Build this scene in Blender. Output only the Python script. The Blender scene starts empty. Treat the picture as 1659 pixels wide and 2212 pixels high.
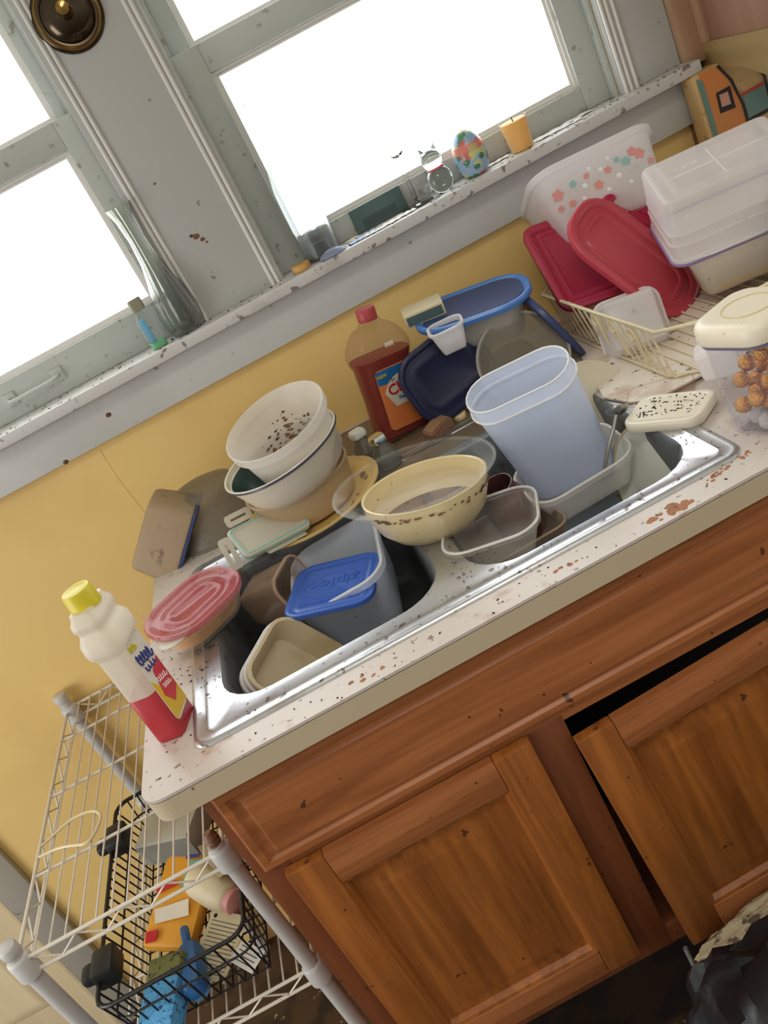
import bpy, bmesh, math, random
from mathutils import Vector, Matrix, Euler, noise as mnoise
random.seed(7)
scene = bpy.context.scene
COL = scene.collection
PI = math.pi
V = Vector

# ------------------------------------------------------------------ camera
cam_data = bpy.data.cameras.new('camera')
cam = bpy.data.objects.new('camera', cam_data)
COL.objects.link(cam)
cam_data.sensor_fit = 'VERTICAL'
cam_data.sensor_height = 24.0
cam_data.sensor_width = 18.0
cam_data.lens = 1911.5889976787662 * 24.0 / 2212.0
cam_data.clip_start = 0.02
CR = V((0.87786831, -0.20997972, -0.43041346))
CD = V((-0.47877074, -0.36375603, -0.799037))
CF = V((0.01121607, 0.90751863, -0.41986204))
cm = Matrix.Identity(4)
for i in range(3):
    cm[i][0] = CR[i] if False else 0
cm = Matrix(((0.87786831, 0.47877074, -0.01121607, 0.43657244),
             (-0.20997972, 0.36375603, -0.90751863, -1.57339108),
             (-0.43041346, 0.799037, 0.41986204, 1.549751),
             (0, 0, 0, 1)))
cam.matrix_world = cm
scene.camera = cam

# ------------------------------------------------------------------ world and light
scene.view_settings.view_transform = 'Standard'
scene.view_settings.look = 'None'
scene.view_settings.gamma = 1
scene.view_settings.use_curve_mapping = False
scene.view_settings.exposure = 0.0
scene.cycles.transparent_max_bounces = 32
scene.cycles.max_bounces = 8
scene.cycles.caustics_reflective = False
scene.cycles.caustics_refractive = False
OUT_STR = 5.5      # daylight beyond the windows
IN_STR = 0.80      # the room behind the photographer
w = bpy.data.worlds.new('world')
scene.world = w
w.use_nodes = True
nt = w.node_tree
nt.nodes.clear()
def N(nt, t, **k):
    n = nt.nodes.new(t)
    for a, b in k.items():
        setattr(n, a, b)
    return n
tc = N(nt, 'ShaderNodeTexCoord')
sep = N(nt, 'ShaderNodeSeparateXYZ')
nt.links.new(tc.outputs['Generated'], sep.inputs[0])
mr = N(nt, 'ShaderNodeMapRange'); mr.inputs[1].default_value = -0.05; mr.inputs[2].default_value = 0.25
nt.links.new(sep.outputs['Y'], mr.inputs[0])
nz = N(nt, 'ShaderNodeTexNoise'); nz.inputs['Scale'].default_value = 7; nz.inputs['Detail'].default_value = 6
nt.links.new(tc.outputs['Generated'], nz.inputs['Vector'])
rp = N(nt, 'ShaderNodeValToRGB')
rp.color_ramp.elements[0].position = 0.38; rp.color_ramp.elements[0].color = (0.11, 0.135, 0.08, 1)
rp.color_ramp.elements[1].position = 0.50; rp.color_ramp.elements[1].color = (0.9, 1.0, 0.84, 1)
nt.links.new(nz.outputs['Fac'], rp.inputs[0])
# lawn and hedges low down, blank sky above
mz = N(nt, 'ShaderNodeMapRange'); mz.inputs[1].default_value = -0.20; mz.inputs[2].default_value = -0.06
nt.links.new(sep.outputs['Z'], mz.inputs[0])
mo = N(nt, 'ShaderNodeMixRGB'); mo.inputs[2].default_value = (0.93, 0.97, 1.0, 1)
nt.links.new(mz.outputs[0], mo.inputs[0]); nt.links.new(rp.outputs[0], mo.inputs[1])
bo = N(nt, 'ShaderNodeBackground'); bo.inputs['Strength'].default_value = OUT_STR
nt.links.new(mo.outputs[0], bo.inputs['Color'])
# room side: paler towards the ceiling, darker towards the floor
mz2 = N(nt, 'ShaderNodeMapRange'); mz2.inputs[1].default_value = -0.5; mz2.inputs[2].default_value = 0.6
nt.links.new(sep.outputs['Z'], mz2.inputs[0])
mi = N(nt, 'ShaderNodeMixRGB'); mi.inputs[1].default_value = (0.12, 0.09, 0.06, 1); mi.inputs[2].default_value = (1.0, 0.96, 0.9, 1)
nt.links.new(mz2.outputs[0], mi.inputs[0])
bi = N(nt, 'ShaderNodeBackground'); bi.inputs['Strength'].default_value = IN_STR
nt.links.new(mi.outputs[0], bi.inputs['Color'])
ms = N(nt, 'ShaderNodeMixShader'); nt.links.new(mr.outputs[0], ms.inputs[0])
nt.links.new(bi.outputs[0], ms.inputs[1]); nt.links.new(bo.outputs[0], ms.inputs[2])
wo = N(nt, 'ShaderNodeOutputWorld'); nt.links.new(ms.outputs[0], wo.inputs[0])
# fill lamp added overhead to lift the ambience, no real fixture (soft, neutral)
ld = bpy.data.lights.new('overhead_fill', 'AREA'); ld.shape = 'DISK'; ld.size = 0.6; ld.energy = 9; ld.color = (1, 0.95, 0.88)
lo = bpy.data.objects.new('overhead_fill', ld); lo.location = (0.5, -1.5, 2.5); COL.objects.link(lo)

# daylight from the window in the left side of the room
ld = bpy.data.lights.new('side_window_light', 'AREA'); ld.shape = 'RECTANGLE'; ld.size = 1.1; ld.size_y = 1.3; ld.energy = 24; ld.color = (0.97, 0.98, 1.0)
lo = bpy.data.objects.new('side_window_light', ld); lo.location = (-2.0, -1.15, 1.15)
lo.rotation_euler = (V((0.1, 0.1, 0.8)) - V((-2.0, -1.15, 1.15))).to_track_quat('-Z', 'Y').to_euler(); COL.objects.link(lo)

# ------------------------------------------------------------------ materials
def s2l(c):
    return tuple(((v / 255) / 12.92 if v <= 10.31 else (((v / 255) + 0.055) / 1.055) ** 2.4) for v in c) + (1,)

MATS = {}
def mat(name, col, rough=0.5, trans=0.0, metal=0.0, alpha=1.0, transl=0.0, edge=0.0, spots=(), bump=None, wood=None, spec=0.5, emit=None, tcol=None, coat=0):
    """col sRGB 0..255.  spots: (scale, lo, hi, colour, opacity[, detail, stretch]) painted dirt; wood: (axis, dark colour, scale)"""
    if name in MATS:
        return MATS[name]
    m = bpy.data.materials.new(name)
    MATS[name] = m
    m.use_nodes = True
    t = m.node_tree
    t.nodes.clear()
    L = t.links.new
    out = N(t, 'ShaderNodeOutputMaterial')
    p = N(t, 'ShaderNodeBsdfPrincipled')
    p.inputs['Roughness'].default_value = rough
    p.inputs['Metallic'].default_value = metal
    p.inputs['Specular IOR Level'].default_value = spec
    if trans: p.inputs['Transmission Weight'].default_value = trans; p.inputs['IOR'].default_value = 1.45
    if coat: p.inputs['Coat Weight'].default_value = coat
    tcn = N(t, 'ShaderNodeTexCoord')
    rgb = N(t, 'ShaderNodeRGB'); rgb.outputs[0].default_value = s2l(col)
    cur = rgb.outputs[0]
    if wood:
        ax, dcol, sc = wood
        mp = N(t, 'ShaderNodeMapping')
        s = [sc, sc, sc]; s[ax] = sc * 0.06
        mp.inputs['Scale'].default_value = s
        L(tcn.outputs['Object'], mp.inputs[0])
        n1 = N(t, 'ShaderNodeTexNoise'); n1.inputs['Scale'].default_value = 1; n1.inputs['Detail'].default_value = 8; n1.inputs['Roughness'].default_value = 0.65; n1.inputs['Distortion'].default_value = 0.6
        L(mp.outputs[0], n1.inputs['Vector'])
        r1 = N(t, 'ShaderNodeMapRange'); r1.inputs[1].default_value = 0.35; r1.inputs[2].default_value = 0.68
        L(n1.outputs['Fac'], r1.inputs[0])
        mx = N(t, 'ShaderNodeMixRGB'); mx.inputs[2].default_value = s2l(dcol)
        L(r1.outputs[0], mx.inputs[0]); L(cur, mx.inputs[1]); cur = mx.outputs[0]
    dirt = None
    for sp in spots:
        scale, lo_, hi_, dc, op = sp[:5]
        det = sp[5] if len(sp) > 5 else 4
        st = sp[6] if len(sp) > 6 else (1, 1, 1)
        mp = N(t, 'ShaderNodeMapping'); mp.inputs['Scale'].default_value = st
        mp.inputs['Location'].default_value = (random.random() * 9, random.random() * 9, random.random() * 9)
        L(tcn.outputs['Object'], mp.inputs[0])
        n1 = N(t, 'ShaderNodeTexNoise'); n1.inputs['Scale'].default_value = scale; n1.inputs['Detail'].default_value = det
        L(mp.outputs[0], n1.inputs['Vector'])
        r1 = N(t, 'ShaderNodeMapRange'); r1.inputs[1].default_value = lo_; r1.inputs[2].default_value = hi_; r1.inputs[4].default_value = op
        L(n1.outputs['Fac'], r1.inputs[0])
        mx = N(t, 'ShaderNodeMixRGB'); mx.inputs[2].default_value = s2l(dc)
        L(r1.outputs[0], mx.inputs[0]); L(cur, mx.inputs[1]); cur = mx.outputs[0]
        if dirt is None: dirt = r1.outputs[0]
        else:
            mm = N(t, 'ShaderNodeMath', operation='MAXIMUM'); L(dirt, mm.inputs[0]); L(r1.outputs[0], mm.inputs[1]); dirt = mm.outputs[0]
    L(cur, p.inputs['Base Color'])
    if emit:
        p.inputs['Emission Color'].default_value = s2l(col); p.inputs['Emission Strength'].default_value = emit
    if bump:
        nb = N(t, 'ShaderNodeTexNoise'); nb.inputs['Scale'].default_value = bump[0]; nb.inputs['Detail'].default_value = 5
        L(tcn.outputs['Object'], nb.inputs['Vector'])
        b = N(t, 'ShaderNodeBump'); b.inputs['Strength'].default_value = bump[1]; b.inputs['Distance'].default_value = 0.004
        L(nb.outputs['Fac'], b.inputs['Height']); L(b.outputs[0], p.inputs['Normal'])
    sh = p.outputs[0]
    if transl > 0:
        tr = N(t, 'ShaderNodeBsdfTranslucent')
        if tcol: tr.inputs['Color'].default_value = s2l(tcol)
        else: L(cur, tr.inputs['Color'])
        mx = N(t, 'ShaderNodeMixShader'); mx.inputs[0].default_value = transl
        L(sh, mx.inputs[1]); L(tr.outputs[0], mx.inputs[2]); sh = mx.outputs[0]
    if alpha < 1:
        tp = N(t, 'ShaderNodeBsdfTransparent')
        mx = N(t, 'ShaderNodeMixShader')
        val = N(t, 'ShaderNodeValue'); val.outputs[0].default_value = alpha
        a = val.outputs[0]
        if edge > 0:
            lw = N(t, 'ShaderNodeLayerWeight'); lw.inputs['Blend'].default_value = 0.35
            mu = N(t, 'ShaderNodeMath', operation='MULTIPLY_ADD'); mu.inputs[1].default_value = edge; mu.inputs[2].default_value = alpha
            pw = N(t, 'ShaderNodeMath', operation='POWER'); pw.inputs[1].default_value = 2.5; L(lw.outputs['Facing'], pw.inputs[0]); L(pw.outputs[0], mu.inputs[0]); mu.use_clamp = True; a = mu.outputs[0]
        if dirt is not None:
            mm = N(t, 'ShaderNodeMath', operation='MAXIMUM'); L(a, mm.inputs[0]); L(dirt, mm.inputs[1]); a = mm.outputs[0]
        L(a, mx.inputs[0]); L(tp.outputs[0], mx.inputs[1]); L(sh, mx.inputs[2]); sh = mx.outputs[0]
    L(sh, out.inputs[0])
    return m

BR = (84, 52, 30)
specks = (60, 0.66, 0.70, BR, 0.9)
fine = (160, 0.66, 0.70, (60, 38, 24), 0.9)
M_wall = mat('yellow_wall_paint', (236, 202, 128), 0.55, spots=[(9, 0.73, 0.75, (140, 96, 40), 0.8, 2), (2.5, 0.45, 0.8, (205, 160, 90), 0.6)])
M_white = mat('grey_white_trim_paint', (204, 204, 200), 0.45, spots=[(40, 0.70, 0.74, (110, 90, 70), 0.7, 3), (4, 0.5, 0.9, (170, 166, 158), 0.6)])
M_sillp = mat('grimy_white_sill_paint', (205, 203, 200), 0.4, spots=[(60, 0.60, 0.66, (100, 84, 70), 0.8, 5), (12, 0.55, 0.8, (160, 150, 138), 0.6)])
M_sash = mat('grimy_sash_paint', (186, 190, 184), 0.5, spots=[(45, 0.62, 0.70, (130, 120, 100), 0.7, 5)])
M_bead = mat('trim_bead_paint', (222, 220, 214), 0.35)
M_pane = mat('window_pane_glass', (235, 240, 240), 0.05, alpha=0.06, edge=0.25, spots=[(25, 0.68, 0.8, (225, 228, 225), 0.35, 6)])
M_oak = mat('oak_cabinet', (178, 112, 66), 0.42, wood=(0, (132, 76, 38), 38), spots=[(45, 0.72, 0.75, (60, 30, 14), 0.8, 2)])
M_oakv = mat('oak_cabinet_vertical', (170, 102, 44), 0.42, wood=(2, (122, 68, 24), 38), spots=[(45, 0.72, 0.75, (60, 30, 14), 0.8, 2), (30, 0.74, 0.77, (205, 180, 150), 0.5, 3)])
M_oakd = mat('oak_face_frame', (132, 74, 40), 0.5, wood=(2, (104, 54, 26), 38), spots=[(45, 0.70, 0.74, (50, 26, 12), 0.8, 2)])
M_oakup = mat('tan_upper_cabinet_wood', (176, 142, 112), 0.5, wood=(2, (158, 122, 92), 25))
M_oakup2 = mat('brown_upper_cabinet_panel', (142, 108, 84), 0.5, wood=(2, (124, 88, 64), 25))
M_olive = mat('olive_tan_rail', (152, 130, 84), 0.5, wood=(1, (136, 112, 70), 25))
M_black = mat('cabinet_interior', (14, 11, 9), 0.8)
M_top = mat('laminate_countertop', (206, 194, 184), 0.35, spots=[(22, 0.60, 0.72, (176, 138, 108), 0.7, 8), (90, 0.64, 0.69, (110, 72, 44), 0.8, 4), (7, 0.64, 0.70, (170, 116, 70), 0.75, 10)], bump=(200, 0.05))
M_edge = mat('laminate_edge_band', (196, 180, 150), 0.45, spots=[(40, 0.71, 0.74, (110, 66, 36), 0.8, 3)])
M_seam = mat('black_laminate_seam', (22, 16, 12), 0.6)
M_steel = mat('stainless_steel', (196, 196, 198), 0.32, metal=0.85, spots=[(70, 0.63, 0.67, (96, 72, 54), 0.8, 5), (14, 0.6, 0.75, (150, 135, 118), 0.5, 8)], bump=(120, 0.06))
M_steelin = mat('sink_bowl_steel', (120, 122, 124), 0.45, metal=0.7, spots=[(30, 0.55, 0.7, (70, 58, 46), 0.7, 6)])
M_toe = mat('dark_toe_board', (46, 30, 18), 0.7, spots=[(12, 0.5, 0.6, (24, 15, 9), 0.9, 6)])
M_floor = mat('dirty_brown_floor', (74, 52, 32), 0.6, spots=[(14, 0.48, 0.62, (38, 26, 16), 0.9, 8), (60, 0.68, 0.72, (190, 170, 140), 0.7, 4)])
M_ceil = mat('ceiling_paint', (225, 222, 215), 0.7)
M_cream = mat('cream_door_paint', (226, 208, 170), 0.4, wood=(2, (214, 194, 152), 10))
M_greytrim = mat('door_edge_grey_paint', (168, 162, 148), 0.5, spots=[(40, 0.72, 0.76, (90, 70, 50), 0.7)])
M_milk = mat('milky_plastic', (246, 242, 234), 0.32, alpha=0.42, edge=0.4, transl=0.3, spots=[(70, 0.70, 0.73, BR, 0.8, 3)])
M_film = mat('tan_dried_film', (190, 164, 128), 0.5, spots=[(40, 0.58, 0.66, (120, 80, 50), 0.7, 8)])
M_brownfilm = mat('brown_translucent_film', (132, 110, 84), 0.4, alpha=0.72, spots=[(14, 0.5, 0.65, (92, 70, 48), 0.85, 8)])  # see-through brown film with darker patches, tones down what lies below
M_rimbr = mat('brown_stained_rim', (186, 158, 132), 0.3, alpha=0.85)
M_smoke = mat('smoky_glass', (116, 116, 106), 0.12, alpha=0.6, edge=0.3, spec=0.8)
M_milkd = mat('dense_milky_plastic', (236, 230, 220), 0.35, alpha=0.60, edge=0.3, transl=0.3)
M_milkc2 = mat('bluish_milky_plastic', (236, 242, 252), 0.35, alpha=0.60, edge=0.3, transl=0.2, spots=[(40, 0.70, 0.73, BR, 0.8, 4)])
M_rim = mat('pale_plastic_rim', (246, 244, 240), 0.25, alpha=0.8, transl=0.2)
M_catg = mat('cast_glass', (232, 240, 238), 0.03, trans=1.0)
M_casing = mat('grey_casing_paint', (184, 184, 180), 0.45, spots=[(40, 0.72, 0.75, (110, 90, 70), 0.7, 3)])
M_milkcl = mat('clean_milky_plastic', (232, 240, 255), 0.32, alpha=0.52, edge=0.4, transl=0.3)
M_frost = mat('frosted_white_plastic', (250, 246, 246), 0.28, alpha=0.54, edge=0.4, transl=0.3, spots=[(30, 0.66, 0.8, (190, 160, 130), 0.5, 6)])
M_dirtytub = mat('dirty_grey_plastic', (200, 176, 142), 0.45, alpha=0.66, edge=0.2, transl=0.3, spots=[(28, 0.60, 0.70, (92, 70, 52), 0.85, 7)])
M_creamtub = mat('cream_stained_plastic', (226, 210, 176), 0.35, alpha=0.85, transl=0.2, spots=[(14, 0.5, 0.7, (196, 166, 116), 0.6, 6)])
M_hazy = mat('hazy_grey_plastic', (160, 152, 134), 0.4, alpha=0.40, edge=0.3, transl=0.3)
M_clear = mat('clear_plastic', (228, 222, 210), 0.10, alpha=0.10, edge=0.7, transl=0.2, spots=[(60, 0.68, 0.73, BR, 0.7, 4)])
M_clearbr = mat('brown_stained_clear_plastic', (178, 150, 124), 0.18, alpha=0.26, edge=0.5, transl=0.2, spots=[(26, 0.58, 0.72, (118, 78, 48), 0.7, 6)])
M_glass = mat('clear_glass', (244, 248, 246), 0.02, trans=1.0)
M_coverg = mat('cover_glass', (220, 222, 216), 0.03, alpha=0.025, edge=0.55, spec=1.0)
M_glassd = mat('dusty_glass', (236, 242, 240), 0.06, trans=0.93, alpha=0.75, spots=[(90, 0.62, 0.72, (226, 226, 226), 0.6, 5)])
M_green = mat('green_tinted_glass', (242, 246, 234), 0.03, trans=1.0, alpha=0.6)
M_blueL = mat('bright_blue_lid', (62, 104, 196), 0.3, alpha=0.93, spots=[(60, 0.69, 0.72, (40, 34, 40), 0.8, 3)])
M_blueR = mat('blue_lid_rim', (78, 128, 200), 0.3)
M_navy = mat('navy_lid', (34, 38, 72), 0.35, alpha=0.94, transl=0.1)
M_navy2 = mat('slate_blue_lid', (52, 66, 110), 0.35)
M_petrol = mat('petrol_blue_lid', (16, 78, 122), 0.4)
M_red = mat('dark_red_lid', (176, 48, 76), 0.35, spots=[(50, 0.74, 0.78, (200, 150, 150), 0.5, 2)])
M_red2 = mat('brick_red_lid', (190, 66, 80), 0.35, spots=[(50, 0.74, 0.78, (206, 150, 140), 0.5, 2)])
M_crim = mat('crimson_lid', (182, 14, 66), 0.3)
M_redcl = mat('clear_red_lid', (190, 76, 82), 0.15, alpha=0.58, edge=0.3, transl=0.2)
M_orange = mat('orange_leftovers', (222, 160, 84), 0.5, spots=[(30, 0.55, 0.7, (180, 110, 60), 0.6, 5)])
M_cream2 = mat('cream_glaze', (232, 212, 164), 0.25, coat=0.3, spots=[(120, 0.72, 0.74, (120, 84, 50), 0.8, 3)])
M_plate = mat('yellow_plate', (222, 186, 112), 0.35, spots=[(30, 0.68, 0.74, (120, 80, 40), 0.7, 5)])
M_whitebowl = mat('white_bowl', (222, 212, 190), 0.3, spots=[(60, 0.72, 0.75, BR, 0.8, 3)])
M_greenin = mat('dark_green_glaze', (44, 72, 66), 0.3)
M_bluerim = mat('navy_painted_rim', (48, 54, 84), 0.3)
M_tan = mat('tan_plastic', (204, 178, 138), 0.4, alpha=0.92, transl=0.2, spots=[(40, 0.68, 0.74, (70, 44, 26), 0.85, 5)])
M_food = mat('brown_residue', (128, 90, 58), 0.5, spots=[(40, 0.5, 0.62, (66, 42, 28), 0.8, 8), (20, 0.62, 0.7, (150, 60, 40), 0.6, 4)], bump=(80, 0.6))
M_traym = mat('soiled_white_tray', (226, 214, 200), 0.4, spots=[(10, 0.56, 0.68, (170, 128, 100), 0.8, 8), (70, 0.64, 0.68, BR, 0.8, 3)])
M_rust = mat('rusty_residue', (168, 112, 70), 0.6, spots=[(60, 0.5, 0.62, (96, 56, 30), 0.8, 8)], bump=(150, 0.4))
M_crumb = mat('dark_crumbs', (46, 28, 18), 0.7)
M_wirew = mat('white_wire_coating', (222, 214, 198), 0.4, spots=[(60, 0.66, 0.72, (170, 130, 90), 0.6, 4)])
M_rackw = mat('cream_wire_coating', (226, 212, 176), 0.4)
M_post = mat('painted_steel_post', (196, 194, 190), 0.4, spots=[(50, 0.72, 0.76, (90, 60, 40), 0.8, 2)])
M_blackw = mat('black_wire', (24, 23, 23), 0.4)
M_blackp = mat('black_plastic', (30, 32, 30), 0.5)
M_yellow = mat('yellow_cap', (218, 200, 44), 0.4)
M_btl = mat('frosted_bottle_plastic', (242, 234, 220), 0.35, alpha=0.84, edge=0.2, transl=0.35)
M_pink = mat('red_cleaner_liquid', (214, 76, 84), 0.3, transl=0.45)
M_lab = mat('label_yellow', (232, 186, 48), 0.4)
M_labc = mat('label_cream', (232, 222, 204), 0.4)
M_labr = mat('label_red', (214, 62, 70), 0.4)
M_labb = mat('label_navy_print', (58, 62, 130), 0.4)
M_labbl = mat('label_blue', (38, 110, 176), 0.4)
M_labo = mat('label_orange', (232, 132, 72), 0.45)
M_prnr = mat('red_print', (200, 40, 48), 0.4)
M_prnw = mat('white_print', (238, 236, 230), 0.4)
M_prny = mat('yellow_print', (206, 190, 40), 0.4)
M_prng = mat('grey_print', (96, 92, 84), 0.5)
M_amber = mat('dark_red_cleaner', (158, 44, 40), 0.2, transl=0.2)
M_amberp = mat('amber_bottle_plastic', (170, 120, 104), 0.12, alpha=0.20, edge=0.4, transl=0.2)
M_redcap = mat('red_cap', (176, 66, 66), 0.4)
M_chrome = mat('chrome', (205, 208, 205), 0.12, metal=1)
M_gold = mat('gold_foil', (214, 152, 66), 0.25, metal=0.95, bump=(300, 0.8))
M_foil = mat('clear_wrapper', (232, 226, 222), 0.2, alpha=0.45, edge=0.4, bump=(300, 0.8))
M_brass = mat('brass', (150, 120, 70), 0.15, metal=1)
M_brassd = mat('dark_antique_brass', (84, 72, 58), 0.2, metal=1)
M_sponge = mat('blue_sponge', (84, 158, 206), 0.8, spots=[(120, 0.60, 0.64, (30, 62, 110), 0.9, 2)], bump=(120, 1.0))
M_scour = mat('olive_scouring_pad', (116, 118, 66), 0.9, spots=[(120, 0.60, 0.64, (50, 56, 34), 0.9, 2)], bump=(160, 1.0))
M_brushb = mat('blue_brush_plastic', (40, 98, 156), 0.35)
M_pkg = mat('orange_package', (226, 158, 48), 0.4)
M_pkgt = mat('teal_package_print', (116, 168, 150), 0.4)
M_card = mat('cream_card', (214, 200, 164), 0.6)
M_paper = mat('white_paper', (226, 224, 218), 0.6)
M_roll = mat('cream_bottle_plastic', (226, 212, 176), 0.4)
M_pinkp = mat('pink_plastic', (214, 150, 140), 0.4)
M_gbox = mat('grey_box_card', (196, 192, 176), 0.5)
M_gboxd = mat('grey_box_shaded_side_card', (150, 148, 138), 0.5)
M_orangeprint = mat('orange_bag_print', (206, 128, 66), 0.5, spots=[(6, 0.5, 0.7, (196, 150, 90), 0.6, 3)])
M_tanprint = mat('tan_bag_print', (206, 172, 116), 0.5, spots=[(40, 0.6, 0.7, (150, 110, 66), 0.6, 3)])
M_tealprint = mat('teal_bag_print', (104, 136, 128), 0.5)
M_inkprint = mat('black_bag_print', (36, 30, 32), 0.5)
M_skinprint = mat('rose_bag_print', (200, 150, 130), 0.5)
M_tealL = mat('teal_gasket', (130, 196, 180), 0.35)
M_lidw = mat('off_white_lid_plastic', (226, 220, 206), 0.35, alpha=0.9, transl=0.3)
M_oxow = mat('cream_white_lid', (232, 222, 200), 0.35, spots=[(40, 0.66, 0.72, (190, 140, 90), 0.7, 4)])
M_oxog = mat('grey_gasket', (120, 116, 132), 0.4)
M_clearv = mat('violet_tinted_clear_plastic', (206, 196, 210), 0.06, alpha=0.06, edge=0.6, spec=0.8)
M_purple = mat('purple_rim', (132, 104, 150), 0.35)
M_plaid = mat('white_ceramic', (214, 216, 206), 0.25)
M_platerim = mat('yellowed_plate_rim', (206, 190, 140), 0.3)
M_metal = mat('dull_metal', (176, 172, 166), 0.35, metal=0.9)
M_wedge = mat('brown_sponge', (150, 112, 84), 0.8, bump=(120, 0.6))
M_wax = mat('yellow_wax', (240, 200, 120), 0.4, transl=0.4)
M_cork = mat('cork', (206, 160, 92), 0.6, spots=[(50, 0.55, 0.7, (160, 112, 58), 0.6)])
M_capg = mat('taupe_cap', (150, 148, 124), 0.4)
M_aqua = mat('aqua_liquid', (126, 190, 216), 0.2, alpha=0.75, transl=0.5)
M_mint = mat('mint_wax', (130, 208, 160), 0.3, transl=0.3)
M_slate = mat('slate_green_card', (78, 100, 98), 0.6)
M_cardb = mat('pale_blue_card', (176, 196, 224), 0.4)
M_lav = mat('lavender_glass', (176, 184, 214), 0.15, alpha=0.7, transl=0.3)
M_egg = mat('painted_egg_glaze', (150, 176, 200), 0.25, spots=[(38, 0.50, 0.56, (200, 202, 110), 0.9, 2), (48, 0.56, 0.6, (70, 130, 90), 0.9, 2), (44, 0.60, 0.63, (208, 90, 84), 0.8, 2)])
M_eggr = mat('red_painted_band', (216, 124, 112), 0.3, spots=[(60, 0.55, 0.62, (180, 190, 120), 0.7, 2)])
M_collar = mat('red_collar', (230, 110, 104), 0.3)
M_bag = mat('black_plastic_bag', (12, 13, 18), 0.45, bump=(18, 1.0))
M_cloth = mat('grimy_cream_foam', (176, 160, 128), 0.9, spots=[(40, 0.55, 0.62, (70, 50, 34), 0.9, 6)], bump=(60, 0.8))
M_cable = mat('grey_cable', (128, 126, 122), 0.5)
M_fred = mat('floral_red_print', (222, 150, 144), 0.4)
M_fteal = mat('floral_teal_print', (150, 190, 184), 0.4)
M_fwhite = mat('floral_white_print', (238, 238, 236), 0.4)
M_darkred = mat('dark_red_glass', (104, 52, 52), 0.1, alpha=0.66, edge=0.3, spec=0.8)

# ------------------------------------------------------------------ mesh helpers
def link(name, bm, m, parent=None, M=None, sharp=40, smooth=True):
    me = bpy.data.meshes.new(name)
    bmesh.ops.recalc_face_normals(bm, faces=bm.faces[:])
    bm.to_mesh(me); bm.free()
    for p in me.polygons: p.use_smooth = smooth
    if smooth: me.set_sharp_from_angle(angle=math.radians(sharp))
    ms_ = m if isinstance(m, (list, tuple)) else [m]
    for x in ms_: me.materials.append(x)
    o = bpy.data.objects.new(name, me)
    COL.objects.link(o)
    if parent is not None: o.parent = parent
    if M is not None: o.matrix_local = M
    return o

def TR(loc=(0, 0, 0), rot=(0, 0, 0), s=1):
    return Matrix.Translation(V(loc)) @ Euler([math.radians(a) for a in rot], 'XYZ').to_matrix().to_4x4() @ Matrix.Scale(s, 4)

def rr(w, d, r, z=0.0, n=6):
    r = max(min(r, w / 2 - 1e-4, d / 2 - 1e-4), 1e-4)
    o = []
    for sx, sy, a0 in ((1, 1, 0), (-1, 1, 90), (-1, -1, 180), (1, -1, 270)):
        for k in range(n + 1):
            a = math.radians(a0 + 90 * k / n)
            o.append(V((sx * (w / 2 - r) + r * math.cos(a), sy * (d / 2 - r) + r * math.sin(a), z)))
    return o
def el(w, d, z=0.0, n=48):
    return [V((w / 2 * math.cos(2 * PI * k / n), d / 2 * math.sin(2 * PI * k / n), z)) for k in range(n)]

def outline(shape, off, z):
    if shape[0] == 'r':
        _, w, d, r = shape
        return rr(w + 2 * off, d + 2 * off, r + off, z)
    _, w, d = shape
    return el(max(w + 2 * off, 1e-3), max(d + 2 * off, 1e-3), z)

def rings(bm, rs, cap0=True, cap1=True, mi=0):
    vs = [[bm.verts.new(p) for p in r] for r in rs]
    n = len(vs[0])
    for a, b in zip(vs, vs[1:]):
        for i in range(n):
            f = bm.faces.new((a[i], a[(i + 1) % n], b[(i + 1) % n], b[i])); f.material_index = mi
    if cap0: bm.faces.new(vs[0][::-1]).material_index = mi
    if cap1: bm.faces.new(vs[-1]).material_index = mi
    return vs

def solid(name, shape, prof, m, parent=None, M=None, closed=True, sharp=40):
    bm = bmesh.new()
    rings(bm, [outline(shape, o, z) for o, z in prof], closed, closed)
    return link(name, bm, m, parent, M, sharp)

def tubprof(H, tp=0.012, t=0.0016, rw=0.004, rh=0.006, cr=0.010, lip=True):
    p = [(-tp - cr - rw, 0), (-tp - cr * 0.3 - rw, cr * 0.25), (-tp - rw, cr)]
    p += [(-rw, H - rh), (0, H - rh + 0.0008), (0, H - 0.001), (-0.001, H), (-rw - t + 0.0005, H), (-rw - t, H - 0.001)] if lip else [(-rw, H), (-rw - t, H)]
    p += [(-tp - rw - t, cr), (-tp - cr * 0.3 - rw - t, cr * 0.25 + t), (-tp - cr - rw - t, t)]
    return p
def tubsteps(H, steps, tp=0.012, t=0.0016, rw=0.004, cr=0.01):
    """tub whose wall carries thin raised bands at the given heights"""
    p = [(-tp - cr - rw, 0), (-tp - cr * 0.3 - rw, cr * 0.25), (-tp - rw, cr)]
    def off(z): return -rw - tp * (1 - (z - cr) / (H - cr))
    for s in steps:
        p += [(off(s), s - 0.0015), (off(s) + 0.0015, s), (off(s), s + 0.0015)]
    p += [(-rw, H - 0.006), (0, H - 0.005), (0, H - 0.001), (-0.001, H), (-rw - t, H), (-rw - t, H - 0.002)]
    p += [(-tp - rw - t, cr), (-tp - cr - rw - t, t)]
    return p
def lidprof(h=0.010, rim=0.010, dip=0.004, ring2=None):
    p = [(-rim, 0.001), (-0.002, 0), (0, 0.001), (0, h - 0.002), (-0.002, h), (-rim * 0.6, h), (-rim, h - 0.001), (-rim - 0.002, h - dip)]
    if ring2:
        p += [(-ring2, h - dip), (-ring2 - 0.002, h - dip + 0.002), (-ring2 - 0.006, h - dip + 0.002), (-ring2 - 0.008, h - dip)]
    return p

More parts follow.
